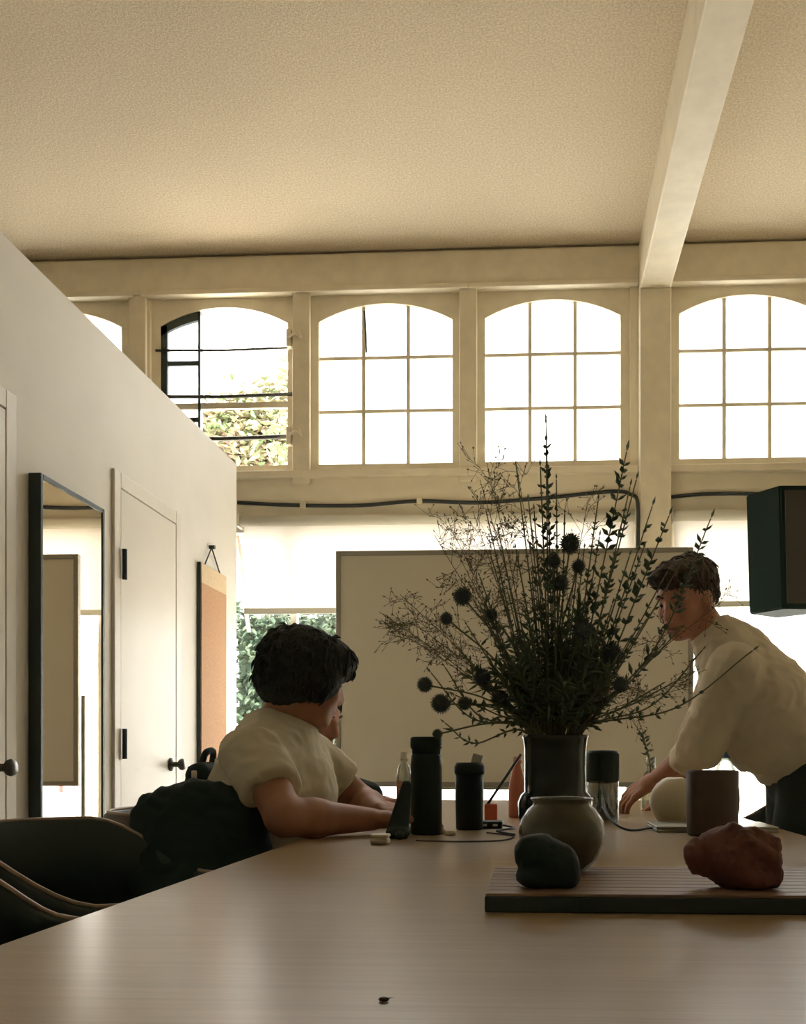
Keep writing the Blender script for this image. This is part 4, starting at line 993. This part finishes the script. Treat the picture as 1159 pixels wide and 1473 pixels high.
# slanted dark spray bottle / pouch
p = at(575, 1160, 2.16); bm = Flesh(); bm.k = 0.006
cone(bm, (p.x - 0.006, 2.16, TZ + 0.012), (p.x + 0.014, 2.17, TZ + 0.118), 0.026, 0.012, ((0, 1, 0), 0.55)); ell(bm, (p.x + 0.0, 2.15, TZ + 0.014), (0.026, 0.018, 0.013))
o = tag(organic('dark_pouch', bm, 'bottle_dark', None, 0.003, 2), 'small black pouch leaning against the tall flask', 'pouch')
obj('toggle', ell(NB(), (p.x + 0.004, 2.13, TZ + 0.0095), (0.0105, 0.0105, 0.0095)), 'bottle_black', o, True)
# earbud case
p = at(547, 1211, 2.02); t = thing('earbud_case', 'small white earbud case lying by the forearm', 'case', (p.x, 2.02, TZ))
obj('body', B(p.x - 0.019, p.x + 0.019, 2.0, 2.04, TZ, TZ + 0.013, 0.005), 'cap_cream', t, True); obj('lid', B(p.x - 0.019, p.x + 0.019, 2.0, 2.04, TZ + 0.0135, TZ + 0.021, 0.003), 'cap_cream', t, True)
p = at(648, 1200, 2.26); tag(obj('eraser', B(p.x - 0.014, p.x + 0.012, 2.25, 2.27, TZ, TZ + 0.011, 0.003), 'cap_cream', None, True), 'small pale eraser between the two black bottles', 'eraser')

# orange plug, pen, hub and cables
p = at(706, 1155, 2.75); t = thing('marker_pen', 'dark pen leaning in an orange holder beside the vase', 'pen', (p.x, 2.75, TZ))
obj('holder', B(p.x - 0.018, p.x + 0.018, 2.735, 2.765, TZ, TZ + 0.05, 0.004), 'orange', t)
obj('shaft', tube(NB(), [(p.x - 0.01, 2.75, TZ + 0.048), (p.x + 0.085, 2.76, TZ + 0.19)], 0.004, 8), 'cable', t, True)
p = at(706, 1180, 2.5); t = thing('cable_hub', 'small black cable hub on the table', 'hub', (p.x, 2.5, TZ)); obj('body', B(p.x - 0.035, p.x + 0.03, 2.47, 2.53, TZ, TZ + 0.018, 0.004), 'bottle_dark', t)
for k in (-0.015, 0.012): obj('socket', B(p.x + k - 0.006, p.x + k + 0.006, 2.467, 2.471, TZ + 0.006, TZ + 0.012), 'metal', t)
def cable(pts, lab, m='cable', rr=0.0028):
    tag(obj('cable', tube(NB(), smooth_pts(pts, 6), rr, 6), m, None, True), lab, 'cable')
cz_ = TZ + 0.003
cable([(p.x + 0.03, 2.49, TZ + 0.008), (p.x + 0.06, 2.44, cz_ + 0.001), (p.x + 0.02, 2.36, cz_), (p.x + 0.065, 2.24, cz_)], 'thin black cable leaving the cable hub')
cable([at(598, 1214, 2.03) * 1 if False else (at(598, 1200, 2.07).x, 2.07, cz_), (at(660, 1200, 2.05).x, 2.05, cz_), (at(720, 1200, 2.08).x, 2.08, cz_), (at(738, 1200, 2.2).x, 2.2, cz_), (at(700, 1200, 2.3).x, 2.30, cz_)], 'thin pale cable curled on the table in front of the black tumbler', 'mug', 0.002)
cable([(at(866, 1150, 2.5).x, 2.5, TZ + 0.055), (at(882, 1150, 2.42).x, 2.42, TZ + 0.02), (at(905, 1190, 2.40).x, 2.40, cz_), (at(935, 1190, 2.44).x, 2.44, TZ + 0.005), (at(948, 1190, 2.46).x, 2.46, TZ + 0.007)], 'black charging cable plugged into the closed laptop')
cable([(at(866, 1150, 2.5).x, 2.5, TZ + 0.055), (at(858, 1150, 2.6).x, 2.62, TZ + 0.02), (at(850, 1150, 2.75).x, 2.78, cz_)], 'black cable lying behind the vase')
# pink bottle behind the vase
t, x = bottle('pink_bottle', 744, 2.95, [(0, 0), (0.026, 0), (0.028, 0.006), (0.027, 0.09), (0.018, 0.135), (0.011, 0.155), (0.011, 0.165), (0, 0.165)], 'pink', 'pinkish red bottle behind the vase')
obj('cap', lathe(NB(), [(0, 0.165), (0.013, 0.164), (0.013, 0.183), (0, 0.184)], (x, 2.95, TZ), 20, False), 'pink', t, True)

# glass jar with black lid band
p = at(866, 1150, 2.75); t = thing('glass_canister', 'clear glass canister with a deep black lid', 'jar', (p.x, 2.75, TZ))
obj('glass', lathe(NB(), [(0, 0), (0.042, 0), (0.046, 0.005), (0.046, 0.115), (0.043, 0.115), (0.043, 0.006), (0, 0.006)], (p.x, 2.75, TZ), 36, False), 'glass_item', t, True)
obj('contents', lathe(NB(), [(0, 0.007), (0.0415, 0.007), (0.0415, 0.10), (0, 0.105)], (p.x, 2.75, TZ), 32, False), 'ceramic', t, True)
obj('lid', lathe(NB(), [(0, 0.115), (0.047, 0.115), (0.048, 0.12), (0.048, 0.19), (0.042, 0.200), (0, 0.202)], (p.x, 2.75, TZ), 36, False), 'bottle_black', t, True)

# small bottle with a sprig
p = at(936, 1150, 3.45); t = thing('bud_bottle', 'small glass bottle holding a green sprig', 'bottle', (p.x, 3.45, TZ))
obj('glass', lathe(NB(), [(0, 0), (0.030, 0), (0.033, 0.006), (0.033, 0.10), (0.024, 0.125), (0.015, 0.135), (0.015, 0.175), (0.017, 0.18)], (p.x, 3.45, TZ), 28, False), 'glass_item', t, True)
t2 = thing('green_sprig', 'little green sprig standing in the small bottle', 'sprig', (p.x, 3.45, TZ + 0.02)); g = random.Random(2)
pts = smooth_pts([(p.x + 0.006, 3.45, TZ + 0.02), (p.x - 0.005, 3.45, TZ + 0.17), (p.x - 0.032, 3.45, TZ + 0.26)], 6)
obj('stem', tube(NB(), pts, 0.0025, 5), 'stem', t2)
bm = NB()
for q in pts[5:]:
    for _ in range(3): leafy(bm, q, (g.uniform(-1, 1), g.uniform(-1, 1), g.uniform(0, 1)), 0.03, 0.007)
obj('leaves', bm, 'leaf', t2, kind='stuff')

# brown mug, round white bowl, laptop, white bottle with blue cap
lp = at(1020, 1190, 2.46); t = thing('laptop', 'closed grey laptop under the brown mug', 'laptop', (lp.x, 2.46, TZ))
lx0, lx1 = at(941, 1190, 2.40).x, at(1106, 1190, 2.46).x
obj('base', B(lx0, lx1, 2.36, 2.56, TZ, TZ + 0.009, 0.003), 'laptop', t); obj('screen_lid', B(lx0, lx1, 2.36, 2.56, TZ + 0.0095, TZ + 0.0145, 0.002), 'laptop', t)
p = at(1022, 1150, 2.30); mt = 0.062
t = thing('brown_mug', 'large brown stoneware mug in front of the laptop', 'mug', (p.x, 2.28, TZ))
obj('body', lathe(NB(), [(0, 0), (0.054, 0), (0.058, 0.006), (0.060, 0.147), (0.058, 0.151), (0.055, 0.148), (0.053, 0.02), (0, 0.014)], (p.x, 2.28, TZ), 36, False), 'mug', t, True)
obj('handle', tube(NB(), smooth_pts([(p.x + 0.04, 2.318, TZ + 0.12), (p.x + 0.07, 2.36, TZ + 0.11), (p.x + 0.07, 2.36, TZ + 0.05), (p.x + 0.04, 2.318, TZ + 0.035)]), 0.008, 8), 'mug', t, True)
p = at(970, 1150, 2.66); tag(obj('round_pot', lathe(NB(), [(0, 0), (0.028, 0), (0.046, 0.010), (0.060, 0.028), (0.067, 0.052), (0.066, 0.072), (0.060, 0.092), (0.048, 0.110), (0.032, 0.122), (0.020, 0.127), (0.017, 0.125), (0.030, 0.116), (0.055, 0.09), (0.060, 0.055), (0.03, 0.012), (0, 0.01)], (p.x, 2.66, TZ), 36, False), 'cap_cream', None, True), 'round cream pot beside the brown mug', 'pot')
t, x = bottle('water_bottle', 1043, 3.0, [(0, 0), (0.028, 0), (0.030, 0.006), (0.030, 0.14), (0.022, 0.165), (0.013, 0.18), (0, 0.18)], 'glass_item', 'small clear bottle with a blue cap behind the brown mug')
obj('cap', lathe(NB(), [(0, 0.18), (0.0165, 0.179), (0.0165, 0.205), (0.014, 0.208), (0, 0.208)], (x, 3.0, TZ), 20, False), 'blue_cap', t, True)

# crumb near the camera
p = at(552, 1443, 0.7135); bm = NB(); ell(bm, (p.x, 0.7135, TZ + 0.0018), (0.0042, 0.003, 0.0018), None, 10, 6)
leafy(bm, Vector((p.x - 0.004, 0.7135, TZ + 0.001)), (1, 0, 0.2), 0.012, 0.0012)
tag(obj('crumb', bm, 'mug'), 'dark crumb on the bare table top', 'crumb')

# ------------------------------------------------------------------ the bouquet
rng = random.Random(11)
def stem_path(tip, bend=0.0, seed=0):
    g = random.Random(seed); a = g.uniform(0, 6.28); rr = g.uniform(0, 0.045)
    d = Vector((tip.x - VX, tip.y - VY, 0)); L = max(d.length, 1e-4); dn = d / L
    base = V(VX - dn.x * 0.04 + 0.012 * math.cos(a), VY - dn.y * 0.04 + 0.012 * math.sin(a), TZ + 0.03)
    k = min(1.0, L / 0.25)
    mouth = V(VX + dn.x * 0.056 * k + 0.008 * math.cos(a), VY + dn.y * 0.056 * k + 0.008 * math.sin(a), VTOP + 0.004)
    mid = mouth.lerp(tip, 0.5) + V(-dn.x * bend, -dn.y * bend, bend * 1.2)
    return smooth_pts([base, mouth, mid, tip], 10)

def where(tip):
    """says which way a stem leans and how high it reaches"""
    dx = tip.x - VX; z = tip.z
    lean = 'spreading towards the seated people' if dx < -0.20 else 'leaning towards the seated people' if dx < -0.07 else 'rising straight from the vase' if dx < 0.07 else 'leaning towards the bending person' if dx < 0.22 else 'spreading towards the bending person'
    high = 'low by the vase rim' if z < 1.12 else 'halfway up the whiteboard' if z < 1.30 else 'up to the whiteboard top' if z < 1.45 else 'above the whiteboard'
    return lean + ', ' + high

def pod_stem(tip, seed, dense=1.0, size=1.0, label='dark budded branch ', bend=0.0):
    g = random.Random(seed); pts = stem_path(tip, bend, seed)
    r = thing('budded_branch', label + where(tip), 'branch', pts[0], 'budded stems in the vase')
    n = len(pts); obj('stem', tube(NB(), pts, [0.0028 - 0.0013 * i / n for i in range(n)], 5), 'stem', r)
    bm = NB(); fine = []
    for a_, b_ in zip(pts, pts[1:]):
        m_ = max(1, int((b_ - a_).length / 0.012)); fine += [a_.lerp(b_, k / m_) for k in range(m_)]
    fine = fine[int(len(fine) * 0.42):]; phase = 0
    for i in range(0, len(fine) - 1):
        if g.random() > 0.62 * dense: continue
        d = (fine[i + 1] - fine[i]).normalized(); u, w = frame_of(d); phase += 1.57 + g.uniform(-0.3, 0.3)
        tp = 1.0 - 0.4 * i / len(fine)
        for s in (0, math.pi):
            if g.random() < 0.15: continue
            o = u * math.cos(phase + s) + w * math.sin(phase + s)
            leafy(bm, fine[i], d * g.uniform(0.6, 1.2) + o, g.uniform(0.016, 0.030) * size * tp, g.uniform(0.005, 0.0085) * size * tp)
    leafy(bm, pts[-1], pts[-1] - pts[-2], 0.018 * size, 0.004 * size)
    obj('buds', bm, 'leaf', r, kind='stuff'); return r

def thistle(px, py, rp, Y, seed):
    tip = at(px, py, Y); rad = rp * Y / FPX * 0.90; g = random.Random(seed)
    pts = stem_path(tip, 0.02, seed); r = thing('globe_thistle', ('big' if rp > 13 else 'small') + ' spiky globe thistle ' + where(tip), 'flower', pts[0], 'globe thistles in the vase')
    obj('stem', tube(NB(), pts, 0.0021, 5), 'stem', r)
    bm = NB(); ell(bm, tip, (rad * 0.9,) * 3, None, 12, 8)
    N = 130
    for k in range(N):
        z = 1 - 2 * (k + 0.5) / N; a = k * 2.39996; q = math.sqrt(1 - z * z); d = V(q * math.cos(a), q * math.sin(a), z)
        leafy(bm, tip + d * rad * 0.78, d, rad * g.uniform(0.32, 0.50), rad * 0.085)
    obj('flower_head', bm, 'thistle', r)
    bm = NB()
    for q in pts[18:-2:3]:
        leafy(bm, q, (g.uniform(-1, 1), g.uniform(-1, 1), g.uniform(-0.2, 0.8)), g.uniform(0.02, 0.035), 0.005)
    obj('leaves', bm, 'leaf', r, kind='stuff')

def wispy(px, py, Y, seed, spread=0.13, n=11):
    tip = at(px, py, Y); g = random.Random(seed); pts = stem_path(tip, 0.01, seed)
    r = thing('seed_spray', 'airy thin seed spray ' + where(tip), 'spray', pts[0], 'airy sprays in the vase')
    L = len(pts); obj('stem', tube(NB(), pts, [0.0017 - 0.0011 * i / L for i in range(L)], 4), 'wisp', r)
    bm = NB(); sd = NB()
    for k in range(n):
        q = pts[int(L * (0.62 + 0.37 * k / n))]; ax = (pts[-1] - pts[-6]).normalized()
        d = (ax * g.uniform(0.2, 1.0) + V(g.gauss(0, 0.7), g.gauss(0, 0.7), g.gauss(0.15, 0.6))).normalized(); l1 = spread * g.uniform(0.35, 0.9)
        e1 = q + d * l1 + V(0, 0, -0.01); br = smooth_pts([q, q + d * l1 * 0.5 + V(0, 0, 0.008), e1], 3); tube(bm, br, 0.0006, 3)
        for b_ in br[2:]:
            for _ in range(2):
                d2 = (d + V(g.gauss(0, 0.9), g.gauss(0, 0.9), g.gauss(0, 0.9))).normalized(); e2 = b_ + d2 * g.uniform(0.012, 0.035)
                tube(bm, [b_, e2], 0.0005, 3); leafy(sd, e2, d2, g.uniform(0.006, 0.012), g.uniform(0.0016, 0.003))
    obj('branchlets', bm, 'wisp', r, kind='stuff'); obj('seed_heads', sd, 'wisp', r, kind='stuff')

def leafy_stem(px, py, Y, seed, m='leaf_dense', label='bushy narrow-leaved greenery '):
    tip = at(px, py, Y); g = random.Random(seed); pts = stem_path(tip, 0.0, seed)
    r = thing('leafy_greenery', label + where(tip), 'greenery', pts[0], 'green filler stems in the vase'); obj('stem', tube(NB(), pts, 0.002, 4), 'stem', r)
    bm = NB(); L = len(pts)
    for i in range(12, L - 1):
        for _ in range(5):
            q = pts[i].lerp(pts[i + 1], g.random())
            d = ((pts[i + 1] - pts[i]).normalized() * g.uniform(0.2, 1.1) + V(g.gauss(0, 0.7), g.gauss(0, 0.7), g.gauss(0.1, 0.5))).normalized()
            leafy(bm, q, d, g.uniform(0.022, 0.052), g.uniform(0.003, 0.006))
    obj('leaves', bm, m, r, kind='stuff')

tips = [(785, 606, 1.2), (901, 650, 1.75), (938, 728, 1.5), (962, 742, 1.5), (1022, 746, 1.5), (742, 668, 0.7), (777, 672, 1.2), (768, 735, 1.1), (862, 772, 1.0), (832, 800, 0.9), (742, 790, 0.9),
        (706, 800, 0.8), (1082, 936, 1.1), (978, 905, 1.1), (930, 890, 1.0), (906, 700, 1.1), (885, 800, 0.9), (672, 900, 0.9), (1000, 965, 0.8), (955, 830, 1.0), (690, 830, 0.7), (950, 985, 0.8), (640, 1040, 0.9),
        (640, 960, 0.8), (905, 800, 0.9), (812, 740, 0.8), (716, 760, 0.7), (880, 870, 1.0), (800, 690, 0.9), (730, 850, 1.0), (765, 830, 1.0), (795, 800, 1.1), (850, 840, 1.1), (820, 860, 1.0), (870, 900, 1.1), (750, 900, 1.0), (715, 920, 1.0), (905, 920, 1.1), (840, 790, 1.0), (690, 870, 0.8), (780, 860, 1.1), (785, 612, 1.3), (915, 690, 1.2), (860, 720, 0.9), (700, 740, 0.7), (985, 800, 1.0), (925, 790, 1.1), (660, 935, 1.0), (1010, 935, 0.9), (620, 968, 1.2), (655, 1000, 1.2), (950, 930, 1.1), (760, 720, 1.1)]
for i, (px, py, s) in enumerate(tips):
    pod_stem(at(px, py, VY + rng.uniform(-0.13, 0.13)), 100 + i, 1.0, s, bend=(-0.03 if px > 1000 or px < 650 else 0.0))
for i, (px, py, rp) in enumerate([(820, 782, 16), (832, 815, 11), (665, 858, 14.5), (642, 890, 10), (707, 884, 10), (694, 974, 14), (611, 985, 12), (634, 1012, 15), (668, 1012, 11), (748, 980, 18), (880, 941, 17), (838, 905, 16), (806, 838, 13), (629, 1056, 8), (797, 808, 11), (720, 1005, 14), (892, 985, 13)]):
    thistle(px, py, rp, VY + rng.uniform(-0.16, 0.0), 300 + i)
for i, (px, py) in enumerate([(545, 880), (575, 855), (690, 690), (640, 740), (625, 770), (738, 640), (700, 665), (845, 720), (600, 900), (1045, 860), (1000, 985), (655, 790), (560, 900), (940, 1000), (680, 735), (765, 760)]):
    wispy(px, py, VY + rng.uniform(-0.12, 0.12), 400 + i, 0.12 if px < 900 else 0.09)
for i in range(40):
    u = rng.gauss(0, 1); px = 803 + u * 52; py = 1012 - abs(rng.gauss(0, 60)) - (0 if abs(u) > 1.2 else 15)
    leafy_stem(px, max(py, 820), VY + rng.uniform(-0.12, 0.12), 500 + i)
